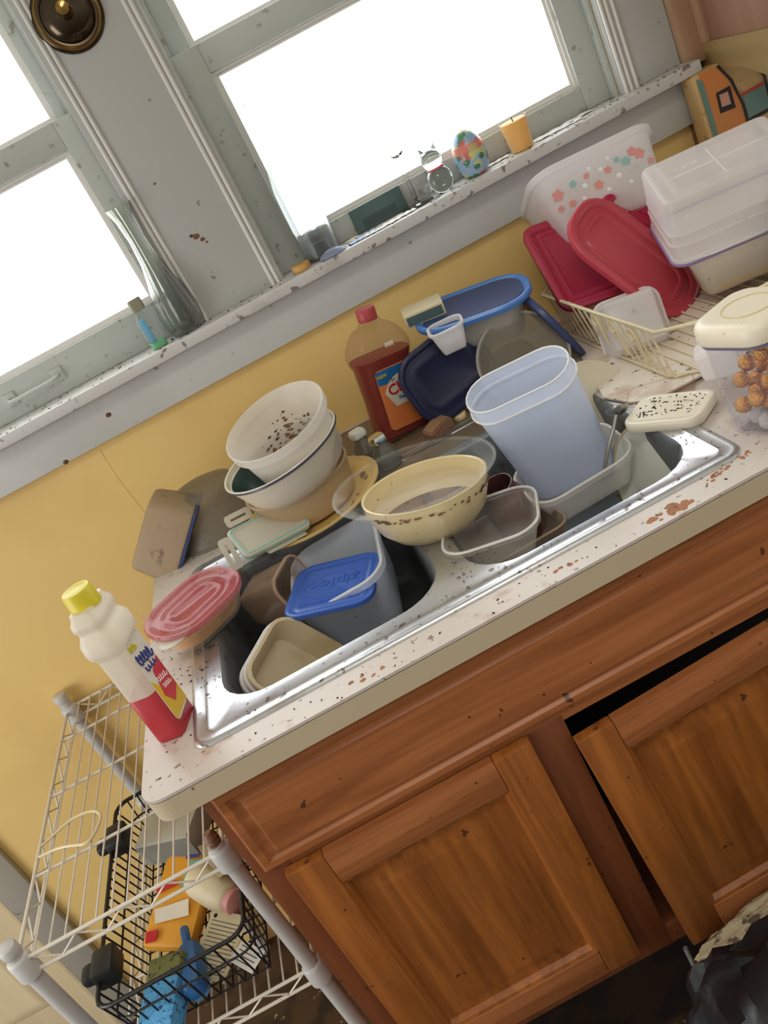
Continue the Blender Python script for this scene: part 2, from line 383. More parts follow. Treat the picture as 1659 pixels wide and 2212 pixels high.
def bx(bm, lo_, hi_, mi=0, bev=0.0):
    x0, y0, z0 = lo_; x1, y1, z1 = hi_
    g = bmesh.ops.create_cube(bm, size=1, matrix=Matrix.Translation(((x0 + x1) / 2, (y0 + y1) / 2, (z0 + z1) / 2)) @ Matrix.Diagonal((x1 - x0, y1 - y0, z1 - z0, 1)))
    vs = g['verts']
    fs = {f for v in vs for f in v.link_faces}
    for f in fs: f.material_index = mi
    if bev:
        es = {e for v in vs for e in v.link_edges}
        r = bmesh.ops.bevel(bm, geom=list(es), offset=bev, segments=2, profile=0.5, affect='EDGES')
        for f in r['faces']: f.material_index = mi
def box(name, lo_, hi_, m, parent=None, M=None, bev=0.0015):
    bm = bmesh.new(); bx(bm, lo_, hi_, 0, bev)
    return link(name, bm, m, parent, M, 30)

def tube(bm, pts, r, seg=6, closed=False, mi=0, cap=True):
    pts = [V(p) for p in pts]
    n = len(pts)
    rs = []
    up = None
    for i, p in enumerate(pts):
        a = pts[(i - 1) % n] if (closed or i > 0) else p
        b = pts[(i + 1) % n] if (closed or i < n - 1) else p
        t = (b - a).normalized()
        if up is None:
            up = t.orthogonal().normalized()
        up = (up - t * up.dot(t))
        up = up.normalized() if up.length > 1e-6 else t.orthogonal().normalized()
        s = t.cross(up)
        rad = r[i] if isinstance(r, (list, tuple)) else r
        rs.append([p + (up * math.cos(2 * PI * k / seg) + s * math.sin(2 * PI * k / seg)) * rad for k in range(seg)])
    if closed: rs.append(rs[0])
    if closed:
        vs = [[bm.verts.new(q) for q in rg] for rg in rs[:-1]]; vs.append(vs[0])
        for a, b in zip(vs, vs[1:]):
            for i in range(seg):
                bm.faces.new((a[i], a[(i + 1) % seg], b[(i + 1) % seg], b[i])).material_index = mi
    else:
        rings(bm, rs, cap, cap, mi)
def bez(pts, n=6):
    """Catmull-Rom through the points"""
    pts = [V(p) for p in pts]; o = []
    for i in range(len(pts) - 1):
        p0 = pts[max(i - 1, 0)]; p1 = pts[i]; p2 = pts[i + 1]; p3 = pts[min(i + 2, len(pts) - 1)]
        for k in range(n):
            t = k / n
            o.append(0.5 * ((2 * p1) + (-p0 + p2) * t + (2 * p0 - 5 * p1 + 4 * p2 - p3) * t * t + (-p0 + 3 * p1 - 3 * p2 + p3) * t ** 3))
    o.append(pts[-1]); return o

def text(name, body, size, m, parent, M, ext=0.0003, bold=0.0):
    cu = bpy.data.curves.new(name, 'FONT'); cu.body = body; cu.size = size; cu.extrude = ext; cu.offset = bold
    cu.align_x = 'CENTER'; cu.align_y = 'CENTER'; cu.resolution_u = 2
    tmp = bpy.data.objects.new(name + '_c', cu); COL.objects.link(tmp)
    bpy.context.view_layer.update()
    me = bpy.data.meshes.new_from_object(tmp.evaluated_get(bpy.context.evaluated_depsgraph_get()))
    bpy.data.objects.remove(tmp)
    me.materials.clear(); me.materials.append(m)
    o = bpy.data.objects.new(name, me); COL.objects.link(o); o.parent = parent; o.matrix_local = M
    return o

def tag(o, label, cat, group=None):
    o['label'] = label; o['category'] = cat
    if group: o['group'] = group
    return o
def thing(name, label, cat, loc=(0, 0, 0), rot=(0, 0, 0), group=None):
    o = bpy.data.objects.new(name, None); COL.objects.link(o)
    o.empty_display_size = 0.02
    o.matrix_world = TR(loc, rot)
    return tag(o, label, cat, group)
def struct(o):
    o['kind'] = 'structure'; return o
def lathe(name, prof, m, parent=None, M=None, n=32, closed=False, sharp=50):
    """prof (radius, z)"""
    bm = bmesh.new()
    rings(bm, [[V((r * math.cos(2 * PI * k / n), r * math.sin(2 * PI * k / n), z)) for k in range(n)] for r, z in prof], True, True)
    return link(name, bm, m, parent, M, sharp)
def poly(name, pts, h, m, parent=None, M=None, z=0.0, bev=0.0):
    bm = bmesh.new()
    rings(bm, [[V((x, y, z)) for x, y in pts], [V((x, y, z + h)) for x, y in pts]])
    return link(name, bm, m, parent, M, 30)

# ------------------------------------------------------------------ the room
YW = 0.28
ZS = 1.264
W1 = (-0.45, 0.306); W2 = (0.502, 1.285)
ZF = -0.28
ZT = 2.30
bm = bmesh.new()
for lo_, hi_ in (((-3, YW, ZF), (3.2, YW + .13, ZS - 0.024)), ((-3, YW, ZS - .024), (W1[0], YW + .13, 2.6)), ((W1[1], YW, ZS - .024), (W2[0], YW + .13, 2.6)),
                 ((W2[1], YW, ZS - .024), (3.2, YW + .13, 2.6)), ((W1[0], YW, ZT), (W1[1], YW + .13, 2.6)), ((W2[0], YW, ZT), (W2[1], YW + .13, 2.6))):
    bx(bm, lo_, hi_)
# hairline raised crack in the paint
tube(bm, [(-.004, YW, 1.13), (-.006, YW, 1.065), (0.0, YW, 0.97), (0.004, YW, .93)], .0012, 5)
struct(link('wall_back', bm, M_wall, smooth=False))
struct(box('floor', (-3, -3.5, ZF - .06), (3.2, YW + .1, ZF), M_floor, bev=0))
struct(box('ceiling', (-3, -2.2, 2.6), (3.2, YW + .13, 2.66), M_ceil, bev=0))

def profile_casing(x0, x1, name, beads):
    bm = bmesh.new()
    bx(bm, (x0, YW - .025, ZS), (x1, YW, 2.45), 0, .001)
    o = struct(link(name, bm, M_casing))
    for b in beads:
        b2 = bmesh.new()
        tube(b2, [(b, YW - .026, ZS), (b, YW - .026, 2.45)], .004, 8)
        link('bead_moulding', b2, M_bead, o)
    return o
mull = profile_casing(.304, .504, 'trim_1', (.318, .329, .481, .492))
# chipped brown spots on the mullion board
for (px, pz, s) in ((.392, 1.413, .007), (.40, 1.403, .005), (.384, 1.418, .004), (.405, 1.395, .003), (.372, 1.53, .003)):
    bmx = bmesh.new(); bmesh.ops.create_icosphere(bmx, subdivisions=2, radius=s, matrix=Matrix.Translation((px, YW - .0255, pz)) @ Matrix.Diagonal((1, .12, .75, 1)))
    link('paint_chip', bmx, M_food, mull)
profile_casing(1.288, 1.418, 'trim_2', (1.294, 1.305, 1.318))
profile_casing(-.60, -.452, 'trim_3', (-.46,))
# sill board and apron
sill = struct(box('trim_4', (-.66, YW - .075, ZS - .024), (1.432, YW + .12, ZS), M_sillp, bev=.004))
# thin coving under the sill
bm = bmesh.new(); tube(bm, [(-.64, YW - .028, ZS - .028), (1.425, YW - .028, ZS - .028)], .0045, 8)
link('cove_strip', bm, M_white, sill)
apron = struct(box('trim_5', (-.64, YW - .025, 1.146), (1.425, YW, ZS - .024), M_white, bev=.002))
for (px, pz) in ((.058, 1.192), (-.069, 1.149)):
    bmx = bmesh.new(); bmesh.ops.create_icosphere(bmx, subdivisions=2, radius=.006, matrix=Matrix.Translation((px, YW - .0255, pz)) @ Matrix.Diagonal((1, .3, .8, 1)))
    link('dried_splash', bmx, M_food, apron)

def sash(win, x0, x1, z0, z1, y, st, rb, rt, t=.036, nm='sash_frame'):
    """one sash: stiles st wide, bottom rail rb, top rail rt, stepped glazing bead, one pane"""
    bm = bmesh.new()
    bx(bm, (x0, y, z0), (x0 + st, y + t, z1), 0, .0015); bx(bm, (x1 - st, y, z0), (x1, y + t, z1), 0, .0015)
    bx(bm, (x0 + st, y + .0003, z0), (x1 - st, y + t, z0 + rb), 0, .0015); bx(bm, (x0 + st, y + .0003, z1 - rt), (x1 - st, y + t, z1), 0, .0015)
    f = link(nm, bm, M_sash, win)
    bm = bmesh.new()
    for k, (o, dy) in enumerate(((.0, .008), (.006, .014))):
        a0, a1, b0, b1 = x0 + st + o, x1 - st - o, z0 + rb + o, z1 - rt - o
        w_ = .006
        bx(bm, (a0, y + dy, b0), (a0 + w_, y + t - .004, b1)); bx(bm, (a1 - w_, y + dy, b0), (a1, y + t - .004, b1))
        bx(bm, (a0 + w_, y + dy, b0), (a1 - w_, y + t - .004, b0 + w_)); bx(bm, (a0 + w_, y + dy, b1 - w_), (a1 - w_, y + t - .004, b1))
    link('glazing_bead', bm, M_bead, win, smooth=False)
    box('pane', (x0 + st, y + .024, z0 + rb), (x1 - st, y + .027, z1 - rt), M_pane, win, bev=0)

def window(name, x0, x1, lowst, rb):
    e = bpy.data.objects.new(name, None); COL.objects.link(e); struct(e)
    bm = bmesh.new()   # jamb lining and parting stops
    for a, b in ((x0 - .001, x0 + .006), (x1 - .006, x1 + .001)):
        bx(bm, (a, YW - .002, ZS), (b, YW + .13, ZT))
    for a, b in ((x0 + .006, x0 + .014), (x1 - .014, x1 - .006)):
        bx(bm, (a, YW + .056, ZS), (b, YW + .066, ZT))
    bx(bm, (x0, YW, ZT - .01), (x1, YW + .13, ZT))
    link('jamb', bm, M_sash, e, smooth=False)
    sash(e, x0 + .006, x1 - .006, ZS + .0005, 1.703, YW + .018, lowst, rb, .052)
    sash(e, x0 + .006, x1 - .006, 1.655, ZT - .012, YW + .068, lowst - .008, .048, .05)
    return e
win1 = window('window_1', W1[0], W1[1], .040, .076)
win2 = window('window_2', W2[0], W2[1], .056, .048)
# sash lift on the left window's bottom rail
bm = bmesh.new()
tube(bm, bez([(-.100, YW + .016, 1.303), (-.098, YW + .001, 1.303), (-.085, YW - .006, 1.302), (-.045, YW - .008, 1.302), (-.005, YW - .006, 1.302), (.008, YW + .001, 1.303), (.010, YW + .016, 1.303)]), .004, 8)
bx(bm, (-.112, YW + .0135, 1.290), (-.086, YW + .0185, 1.318), 0, .002); bx(bm, (-.004, YW + .0135, 1.290), (.022, YW + .0185, 1.318), 0, .002)
link('sash_lift', bm, M_sash, win1)

# right end: side of the wall cabinet with its stiles and dropping bottom rail
uc = bpy.data.objects.new('wall_cabinet', None); COL.objects.link(uc); uc.location = (1.46, .28, 1.235)
tag(uc, 'tan wooden wall cabinet whose end panel meets the right window casing', 'cabinet')
def wpart(name, bm, m, parent): # world-space mesh under an offset parent
    o = link(name, bm, m, parent); o.matrix_parent_inverse = parent.matrix_basis.inverted(); return o
uc.matrix_basis = Matrix.Translation((1.46, .28, 1.235))
bpy.context.view_layer.update()
bm = bmesh.new(); bx(bm, (1.419, .235, 1.252), (1.462, YW, 2.45), 0, .001); wpart('scribe_strip', bm, M_oakup, uc)
bm = bmesh.new(); bx(bm, (1.460, .215, 1.284), (1.478, .279, 2.45), 0, .001); wpart('rear_stile', bm, M_oakup, uc)
bm = bmesh.new(); bx(bm, (1.468, -.06, 1.284), (1.478, .215, 2.45), 0, 0); wpart('end_panel', bm, M_oakup2, uc)
bm = bmesh.new()
A = [(.279, 1.284), (.279, 1.236), (.20, 1.2345), (.12, 1.226), (.05, 1.205), (-.06, 1.165), (-.06, 1.284)]
rings(bm, [[V((1.460, y, z)) for y, z in A], [V((1.478, y, z)) for y, z in A]]); wpart('bottom_rail', bm, M_olive, uc)
bm = bmesh.new(); bx(bm, (1.478, -.06, 1.262), (2.1, .279, 1.28)); bx(bm, (1.478, -.06, 1.28), (2.1, -.04, 2.45)); wpart('carcass', bm, M_oakup2, uc)
# wood backboard under the cabinet
struct(box('trim_6', (1.412, YW - .012, .914), (2.3, YW, 1.236), M_oakup2, bev=.001))

# door casing and cream door at the far left
trimd = struct(box('trim_7', (-.832, YW - .02, ZF), (-.748, YW, 1.9), M_greytrim, bev=.003))
door = bpy.data.objects.new('door_1', None); COL.objects.link(door); struct(door)
box('door_leaf', (-1.62, YW - .012, ZF + .004), (-.833, YW, 1.88), M_cream, door, bev=0)
bm = bmesh.new()
for z0, z1 in ((-.10, .55), (.72, 1.7)):
    rings(bm, [[V((x, YW - .0126 + dy, z)) for x, z in ((-1.50 + i, z0 + i), (-.93 - i, z0 + i), (-.93 - i, z1 - i), (-1.50 + i, z1 - i))] for i, dy in ((0, 0), (.012, -.006), (.03, -.002))], False, True)
link('raised_panel', bm, M_cream, door)
box('stop_moulding', (-.845, YW - .018, ZF), (-.833, YW - .012, 1.89), M_cream, door)

# ------------------------------------------------------------------ base cabinet
cab = thing('base_cabinet', 'oak sink base cabinet under the stained countertop', 'cabinet', (.055, -.61, 0))
def cpart(name, bm, m, sharp=40, smooth=True, parent=None):
    p = parent or cab
    for v in bm.verts: v.co -= V((.055, -.61, 0))
    return link(name, bm, m, p, None, sharp, smooth)
bm = bmesh.new(); bx(bm, (.055, -.590, ZF), (.073, YW - .002, .8745)); bx(bm, (2.0, -.59, ZF), (2.018, YW - .002, .8745)); bx(bm, (.073, -.59, .168), (2.0, YW - .01, .18)); cpart('carcass', bm, M_oakd, smooth=False)
bm = bmesh.new(); bx(bm, (.073, -.44, ZF), (2.0, -.425, .168)); cpart('toe_board', bm, M_toe, smooth=False)
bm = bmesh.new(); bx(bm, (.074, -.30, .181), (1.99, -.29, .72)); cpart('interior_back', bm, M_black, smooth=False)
def frame_front(x0, x1, z0, z1, y, th=.018):
    return (x0, y, z0), (x1, y + th, z1)
bm = bmesh.new()
bx(bm, (.055, -.61, .168), (.105, -.5902, .8745), 0, .001)
bx(bm, (.47, -.6098, .168), (.532, -.5904, .70), 0, .001)
bx(bm, (.985, -.6098, .168), (1.05, -.5904, .70), 0, .001)
bx(bm, (.105, -.6095, .168), (2.0, -.5906, .212), 0, .001)
cpart('face_frame', bm, M_oakd)
# false drawer front: full width board with a routed border
bm = bmesh.new()
x0, x1, z0, z1 = .068, 1.99, .709, .866
P = [(0, 0, .012), (0, 0, .0), (.006, .006, -.007), (.016, .016, -.007), (.022, .020, -.002), (.030, .026, -.002), (.036, .030, -.007)]
rs = [[V((a, -.6105 + dy, b)) for a, b in ((x0 + i, z0 + j), (x1 - i, z0 + j), (x1 - i, z1 - j), (x0 + i, z1 - j))] for i, j, dy in P]
rings(bm, rs)
bx(bm, (.105, -.6095, .690), (2.0, -.5906, .712)); bx(bm, (.105, -.6095, .86), (2.0, -.5906, .8745))
cpart('drawer_front', bm, M_oak, 20)
def cab_door(x0, x1, z0, z1, rot=0.0, out=0.0, name='door'):
    e = bpy.data.objects.new(name, None); COL.objects.link(e); e.parent = cab
    e.matrix_local = Matrix.Translation((x0 - .055, -.002 - out, z1)) @ Matrix.Rotation(math.radians(rot), 4, 'Y')
    W, H = x1 - x0, z1 - z0
    st = .058
    t = .019
    def rect(i, y): return [V((i, y, -i)), V((W - i, y, -i)), V((W - i, y, -H + i)), V((i, y, -H + i))]
    bm = bmesh.new()   # stiles (vertical grain)
    for a, b in ((0, st), (W - st, W)):
        bm = bmesh.new(); bx(bm, (a, -t, -H), (b, 0, 0), 0, .0025); link('stile', bm, M_oakv, e)
    for a, b in ((-st, 0), (-H, -H + st)):
        bm = bmesh.new(); bx(bm, (st, -t + .0002, a), (W - st, 0, b), 0, .0025); link('rail', bm, M_oak, e)
    bm = bmesh.new()   # inner moulding + raised field
    rings(bm, [rect(i, y) for i, y in ((st - .001, -t + .002), (st + .006, -t + .004), (st + .010, -t + .013), (st + .016, -t + .013), (st + .042, -t + .0045), (st + .05, -t + .0045))], False, True)
    link('raised_panel', bm, M_oakv, e, sharp=20)
    return e
d1 = cab_door(.093, .4755, .208, .702)
d2 = cab_door(.531, .905, .170, .664, rot=-3.0, out=.004)

# ------------------------------------------------------------------ countertop
ct = thing('countertop', 'long beige laminate countertop stained brown along its front edge', 'countertop', (0, -.635, .876))
def arc(cx_, cy_, r, a0, a1, n=8): return [(cx_ + r * math.cos(math.radians(a0 + (a1 - a0) * k / n)), cy_ + r * math.sin(math.radians(a0 + (a1 - a0) * k / n))) for k in range(n + 1)]
SX0, SX1, SY0, SY1 = .079, .912, -.582, -.023
def ctop(z0, z1, inset, m, name):
    out = arc(.035, -.600, .035 - inset, 180, 270) + [(2.2, -.635 + inset), (2.2, YW - .001), (inset, YW - .001)]
    hole = [(SX0 + .02, SY0 + .02), (SX1 - .02, SY0 + .02), (SX1 - .02, SY1 - .02), (SX0 + .02, SY1 - .02)]
    bm = bmesh.new()
    def loop(pts, z):
        vs = [bm.verts.new((x, y + .635, z - .876)) for x, y in pts]
        es = [bm.edges.new((vs[i], vs[(i + 1) % len(vs)])) for i in range(len(vs))]
        return vs, es
    a, ea = loop(out, z1); b, eb = loop(hole, z1)
    bmesh.ops.triangle_fill(bm, use_beauty=True, use_dissolve=False, edges=ea + eb)
    a2, ea2 = loop(out, z0); b2, eb2 = loop(hole, z0)
    bmesh.ops.triangle_fill(bm, use_beauty=True, use_dissolve=False, edges=ea2 + eb2)
    for u, l in ((a, a2), (b, b2)):
        for i in range(len(u)): bm.faces.new((u[i], u[(i + 1) % len(u)], l[(i + 1) % len(u)], l[i]))
    return link(name, bm, m, ct, None, 30, smooth=False)
ctop(.9095, .914, 0, M_top, 'laminate_top')
ctop(.9083, .9095, .0006, M_seam, 'seam')
ctop(.8755, .9083, .0, M_edge, 'edge_band')
def residue(cx_, cy_, rx, ry, m, n=26, h=.0006, name='stain', ang=0.0):
    """irregular dried patch made of overlapping flat flakes"""
    bm = bmesh.new()
    for k in range(n):
        a = random.random() * 6.28; q = math.sqrt(random.random())
        u, v = rx * q * math.cos(a), ry * q * math.sin(a)
        x = cx_ + u * math.cos(ang) - v * math.sin(ang); y = cy_ + u * math.sin(ang) + v * math.cos(ang)
        y = max(y, -.632)
        r_ = min(rx, ry) * random.uniform(.18, .5)
        pts = [V((x + r_ * (1 + .5 * mnoise.noise(V((math.cos(t) * 2 + k, math.sin(t) * 2, 0)))) * math.cos(t) * 1.3, max(-.6345, y + r_ * (1 + .5 * mnoise.noise(V((math.cos(t) * 2, k, math.sin(t) * 2)))) * math.sin(t)), 0)) for t in [6.283 * i / 14 for i in range(14)]]
        rings(bm, [[V((p.x, p.y + .635, .038)) for p in pts], [V((p.x, p.y + .635, .038 + h * random.uniform(.3, 1))) for p in pts]], False, True)
    return link(name, bm, m, ct)
residue(.775, -.617, .032, .011, M_rust, 34)
residue(.858, -.595, .024, .006, M_rust, 16, ang=.3)
residue(.905, -.585, .012, .006, M_rust, 10)
residue(.62, -.612, .03, .006, M_rust, 9, .0004)
residue(.33, -.614, .03, .008, M_rust, 8, .0004)

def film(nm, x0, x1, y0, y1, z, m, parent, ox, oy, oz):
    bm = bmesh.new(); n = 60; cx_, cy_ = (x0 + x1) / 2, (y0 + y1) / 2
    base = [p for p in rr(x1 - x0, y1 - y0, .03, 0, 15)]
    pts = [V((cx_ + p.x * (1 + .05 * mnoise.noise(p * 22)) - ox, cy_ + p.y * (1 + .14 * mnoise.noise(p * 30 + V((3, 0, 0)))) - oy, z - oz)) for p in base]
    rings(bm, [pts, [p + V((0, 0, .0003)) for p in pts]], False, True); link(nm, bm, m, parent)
film('brown_film', .44, .90, -.016, .262, .9141, M_brownfilm, ct, 0, -.635, .876)  # brown film darkening the counter behind the sink

# crumbs and droppings scattered over worktop and sink deck: uncountable
def crumbs(name, label, spots_, n, m, smin=.0008, smax=.0022):
    bm = bmesh.new()
    for k in range(n):
        x0, x1, y0, y1, z = random.choice(spots_)
        x = random.uniform(x0, x1); y = random.uniform(y0, y1)
        s = random.uniform(smin, smax)
        bmesh.ops.create_icosphere(bm, subdivisions=1, radius=s, matrix=Matrix.Translation((x, y, z + s * .35)) @ Matrix.Rotation(random.random() * 3, 4, 'Z') @ Matrix.Diagonal((random.uniform(.8, 2.2), 1, .5, 1)))
    o = link(name, bm, m); tag(o, label, 'crumbs'); o['kind'] = 'stuff'; return o
crumbs('crumbs', 'dark crumbs and droppings scattered over the worktop around the sink', [(.02, .078, -.60, -.2, .914), (.02, .078, -.42, -.25, .914), (.1, .9, -.632, -.59, .914), (.90, .98, -.45, -.05, .914), (.92, 1.0, -.2, -.02, .914), (.2, .34, -.01, .10, .914)], 190, M_crumb, .0006, .0016)
crumbs('crumbs', 'dark specks stuck to the steel rim of the sink', [(.09, .125, -.5, -.3, .9185), (.15, .9, -.565, -.54, .9185), (.49, .56, -.55, -.46, .9185), (.875, .90, -.52, -.2, .9185), (.875, .90, -.5, -.3, .9185)], 110, M_crumb, .0005, .0013)

# ------------------------------------------------------------------ sink
sink = thing('sink', 'stainless steel double bowl sink set in the worktop', 'sink', (SX0, SY0, .914))
def at_s(x, y, z): return V((x - SX0, y - SY0, z - .914))
B1 = (.128, .478, -.527, -.118); B2 = (.520, .868, -.545, -.118)
cxs, cys = (SX0 + SX1) / 2, (SY0 + SY1) / 2
def rrat(x0, x1, y0, y1, r, z, n=6): return [at_s((x0 + x1) / 2 + p.x, (y0 + y1) / 2 + p.y, z) for p in rr(x1 - x0, y1 - y0, r, 0, n)]
bm = bmesh.new()
# outer rolled edge
E = [rrat(SX0 - o, SX1 + o, SY0 - o, SY1 + o, .028 + o, z) for o, z in ((.001, .9142), (0, .9165), (-.004, .9190), (-.008, .9190))]
vs = rings(bm, E, False, False)
# raised bead set in from the edge
def top_edge_loop(x0, x1, y0, y1, r, z):
    v = [bm.verts.new(p) for p in rrat(x0, x1, y0, y1, r, z)]
    return v
L2 = top_edge_loop(SX0 + .020, SX1 - .020, SY0 + .016, SY1 - .02, .018, .9178)
L3 = top_edge_loop(SX0 + .0235, SX1 - .0235, SY0 + .0195, SY1 - .0235, .016, .9195)
L4 = top_edge_loop(SX0 + .027, SX1 - .027, SY0 + .023, SY1 - .027, .014, .9175)
lp = vs[-1]
for nx in (L2, L3, L4):
    n_ = len(lp)
    for i in range(n_): bm.faces.new((lp[i], lp[(i + 1) % n_], nx[(i + 1) % n_], nx[i]))
    lp = nx
b1 = top_edge_loop(*B1, .075, .9175); b2 = top_edge_loop(*B2, .075, .9175)
es = []
for lp_ in (L4, b1, b2):
    for i in range(len(lp_)):
        a, b = lp_[i], lp_[(i + 1) % len(lp_)]
        e = bm.edges.get((a, b)) or bm.edges.new((a, b)); es.append(e)
bmesh.ops.triangle_fill(bm, use_beauty=True, use_dissolve=False, edges=es)
link('deck', bm, M_steel, sink, sharp=35)
for B in (B1, B2):
    bm = bmesh.new()
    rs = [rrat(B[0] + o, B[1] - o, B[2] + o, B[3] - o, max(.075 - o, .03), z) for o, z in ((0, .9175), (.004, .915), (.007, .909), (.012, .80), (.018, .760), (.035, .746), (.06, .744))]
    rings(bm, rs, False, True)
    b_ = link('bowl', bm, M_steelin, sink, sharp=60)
    lathe('drain', [(.045, 0), (.045, .003), (.038, .003), (.034, .0005), (.01, .0005)], M_steel, b_, Matrix.Translation(at_s((B[0] + B[1]) / 2, (B[2] + B[3]) / 2, .7445)))

film('brown_film', .45, .86, -.108, -.050, .9183, M_brownfilm, sink, SX0, SY0, .914)  # same brown film along the rear sink deck

# ------------------------------------------------------------------ dishes heaped in and around the sink
def tub(name, label, cat, loc, rot, dims, m, r=None, prof=None, mesh='r', top=True, **kw):
    """open container as one mesh; dims = width, depth over the rim, height"""
    W, D, H = dims
    sh = ('r', W, D, r) if mesh == 'r' else ('e', W, D)
    o = solid(name, sh, prof or tubprof(H, **kw), m, None, TR(loc, rot))
    o['label'] = label; o['category'] = cat
    if m in RIMMED:
        b = bmesh.new(); tube(b, outline((sh[0], W - .004, D - .004) + sh[3:], 0, H - .0015), .0022, 6, True); link('rolled_rim', b, M_rimbr if m is M_clearbr else M_rim, o)
    return o
RIMMED = (M_clear, M_clearbr, M_milk, M_milkc2, M_frost)

# red lidded food box on the left corner of the sink
t = thing('food_container', 'oval food container with translucent red lid and orange leftovers', 'container', (.111, -.276, .923), (7.4, 1.2, 39.2))
solid('tub_body', ('r', .170, .123, .058), tubprof(.046, tp=.012, rw=.003, cr=.014), M_clear, t)
solid('leftovers', ('r', .158, .112, .054), [(-.024, .0035), (-.014, .010), (-.0085, .034), (-.012, .037)], M_orange, t)
l_ = solid('lid', ('r', .176, .129, .061), [(-.004, .0465), (0, .0462), (0, .052), (-.002, .0545), (-.008, .0545), (-.013, .0515), (-.020, .0500), (-.030, .0500), (-.032, .0512), (-.045, .0512), (-.047, .0500)], M_redcl, t)
bm = bmesh.new(); rings(bm, [[V((p.x * 1 - .070, p.y - .030, z)) for p in el(.06, .04, 0, 20)] for z in (.0455, .047)]); link('pull_tab', bm, M_lidw, t)
bm = bmesh.new(); rings(bm, [[V((p.x * 1 + .066, p.y + .034, z)) for p in el(.055, .04, 0, 20)] for z in (.0455, .047)]); link('pull_tab', bm, M_lidw, t)

# big square tub in the left bowl with blue lid dropped in it
tub('square_tub', 'large square translucent tub in the left bowl, blue lid inside it', 'container', (.352, -.258, .790), (2.8, -5.6, -8.4), (.172, .208, .115), M_milkc2, .045, tp=.014, rw=.005, rh=.012, cr=.022)
t = thing('container_lid', 'bright blue square lid lying in the large translucent tub', 'lid', (.326, -.312, .896), (-1.6, 6.6, -19.3))
solid('lid_panel', ('r', .15, .15, .03), [(-.006, -.004), (-.001, -.005), (0, -.004), (0, .002), (-.002, .0035), (-.008, .0035), (-.012, .0005), (-.016, .0005), (-.018, .002), (-.022, .002), (-.024, .0005)], M_blueL, t)
bm = bmesh.new(); tube(bm, [V((.052 * math.cos(a * .1), .034 * math.sin(a * .1) , .0008)) for a in range(63)], .0010, 5, True)
tube(bm, [V((-.05, -.052, .0008)), V((.03, -.052, .0008)), V((.036, -.047, .0008)), V((.03, -.042, .0008)), V((-.05, -.042, .0008)), V((-.054, -.047, .0008))], .0008, 5, True)
link('embossed_ring', bm, M_blueL, t)
text('embossed_writing', 'ziploc', .036, M_blueL, t, Matrix.Translation((0, .008, .0008)) @ Matrix.Rotation(math.radians(180), 4, 'Z') @ Matrix.Diagonal((1, 1, 1, 1)), .0007)

# nested square tubs leaning against the front wall of the left bowl
for k, (dx, lab) in enumerate(((0, 'cloudy square tub at bottom left of the sink, outermost of its nest'), (1, 'cloudy square tub nested in the middle of the leaning stack'), (2, 'cream square tub innermost of the leaning stack at the bowl corner'))):
    q_ = TR((0, 0, 0), (4.3, 51.8, -31.3)) @ V((0, 0, 1))
    tub('square_tub', lab, 'container', V((.222, -.424, .853)) - q_ * (.040 - .010 * k), (4.3, 51.8, -31.3), (.152 - .004 * k, .152 - .004 * k, .040), (M_milk, M_frost, M_creamtub)[k], .036, tp=.010, rw=.005, cr=.012)['group'] = 'nested square tubs'

# brown stained cup lying on its side
tub('plastic_cup', 'brown stained clear cup lying on its side in the left bowl', 'cup', (.185, -.205, .885), (25, 80, -10), (.092, .092, .105), M_clearbr, .024, tp=.006, rw=.005, cr=.016)
tub('plastic_tub', 'small dark clear tub at the bottom of the left bowl', 'container', (.215, -.25, .748), (0, 0, 12), (.15, .12, .05), M_hazy, .03)

# clip lid with teal gasket
t = thing('clip_lid', 'white clip lid with teal gasket and hinged flaps', 'lid', (.263, -.141, .965), (20, 8.2, 17.4))
solid('lid_panel', ('r', .13, .085, .012), [(-.004, -.004), (-.001, -.004), (0, -.003), (0, .0015), (-.002, .003), (-.004, .003), (-.009, .003), (-.011, .001), (-.02, .001)], M_lidw, t)
solid('gasket', ('r', .128, .083, .012), [(-.003, -.0075), (0, -.007), (0, -.0042), (-.003, -.0041)], M_tealL, t)
bm = bmesh.new(); tube(bm, [p + V((0, 0, .0032)) for p in rr(.120, .075, .010)], .0013, 6, True); link('raised_edge', bm, M_tealL, t)
def flap(w_, d_, M_):
    bm = bmesh.new()
    a = rr(w_, d_, .006, 0, 4); b = rr(w_ * .62, d_ * .22, .002, 0, 4)
    rings(bm, [[p + V((0, 0, 0)) for p in b], [p for p in a], [p + V((0, 0, .003)) for p in a], [p + V((0, 0, .003)) for p in b], [p for p in b]], False, False)
    link('flap', bm, M_lidw, t, M_)
flap(.06, .022, TR((-.079, -.004, -.008), (0, -35, 90)))
flap(.05, .022, TR((-.03, .058, .006), (35, 0, 0)))
flap(.075, .018, TR((.01, -.050, -.006), (-30, 0, 0)))
flap(.045, .016, TR((.072, 0, -.004), (0, 25, 90)))

# grey tub on its side, blue lid facing the room
t = thing('food_container', 'dirty grey container standing on its side with blue lid', 'container', (.023, .101, .997), (173.1, -45, 0))
solid('tub_body', ('r', .172, .129, .024), tubprof(.088, tp=.010, rw=.002, cr=.014), M_dirtytub, t)
solid('lid', ('r', .177, .133, .026), [(0, .0885), (.001, .0887), (.001, .094), (-.002, .096), (-.010, .096), (-.014, .093)], M_navy2, t)

# hazy bowl standing on edge beside it
tub('round_tub', 'large hazy grey round tub turned upside down against the wall', 'container', (.150, .128, 1.010), (180, 0, 20), (.215, .215, .095), M_hazy, mesh='e', tp=.02, cr=.03)

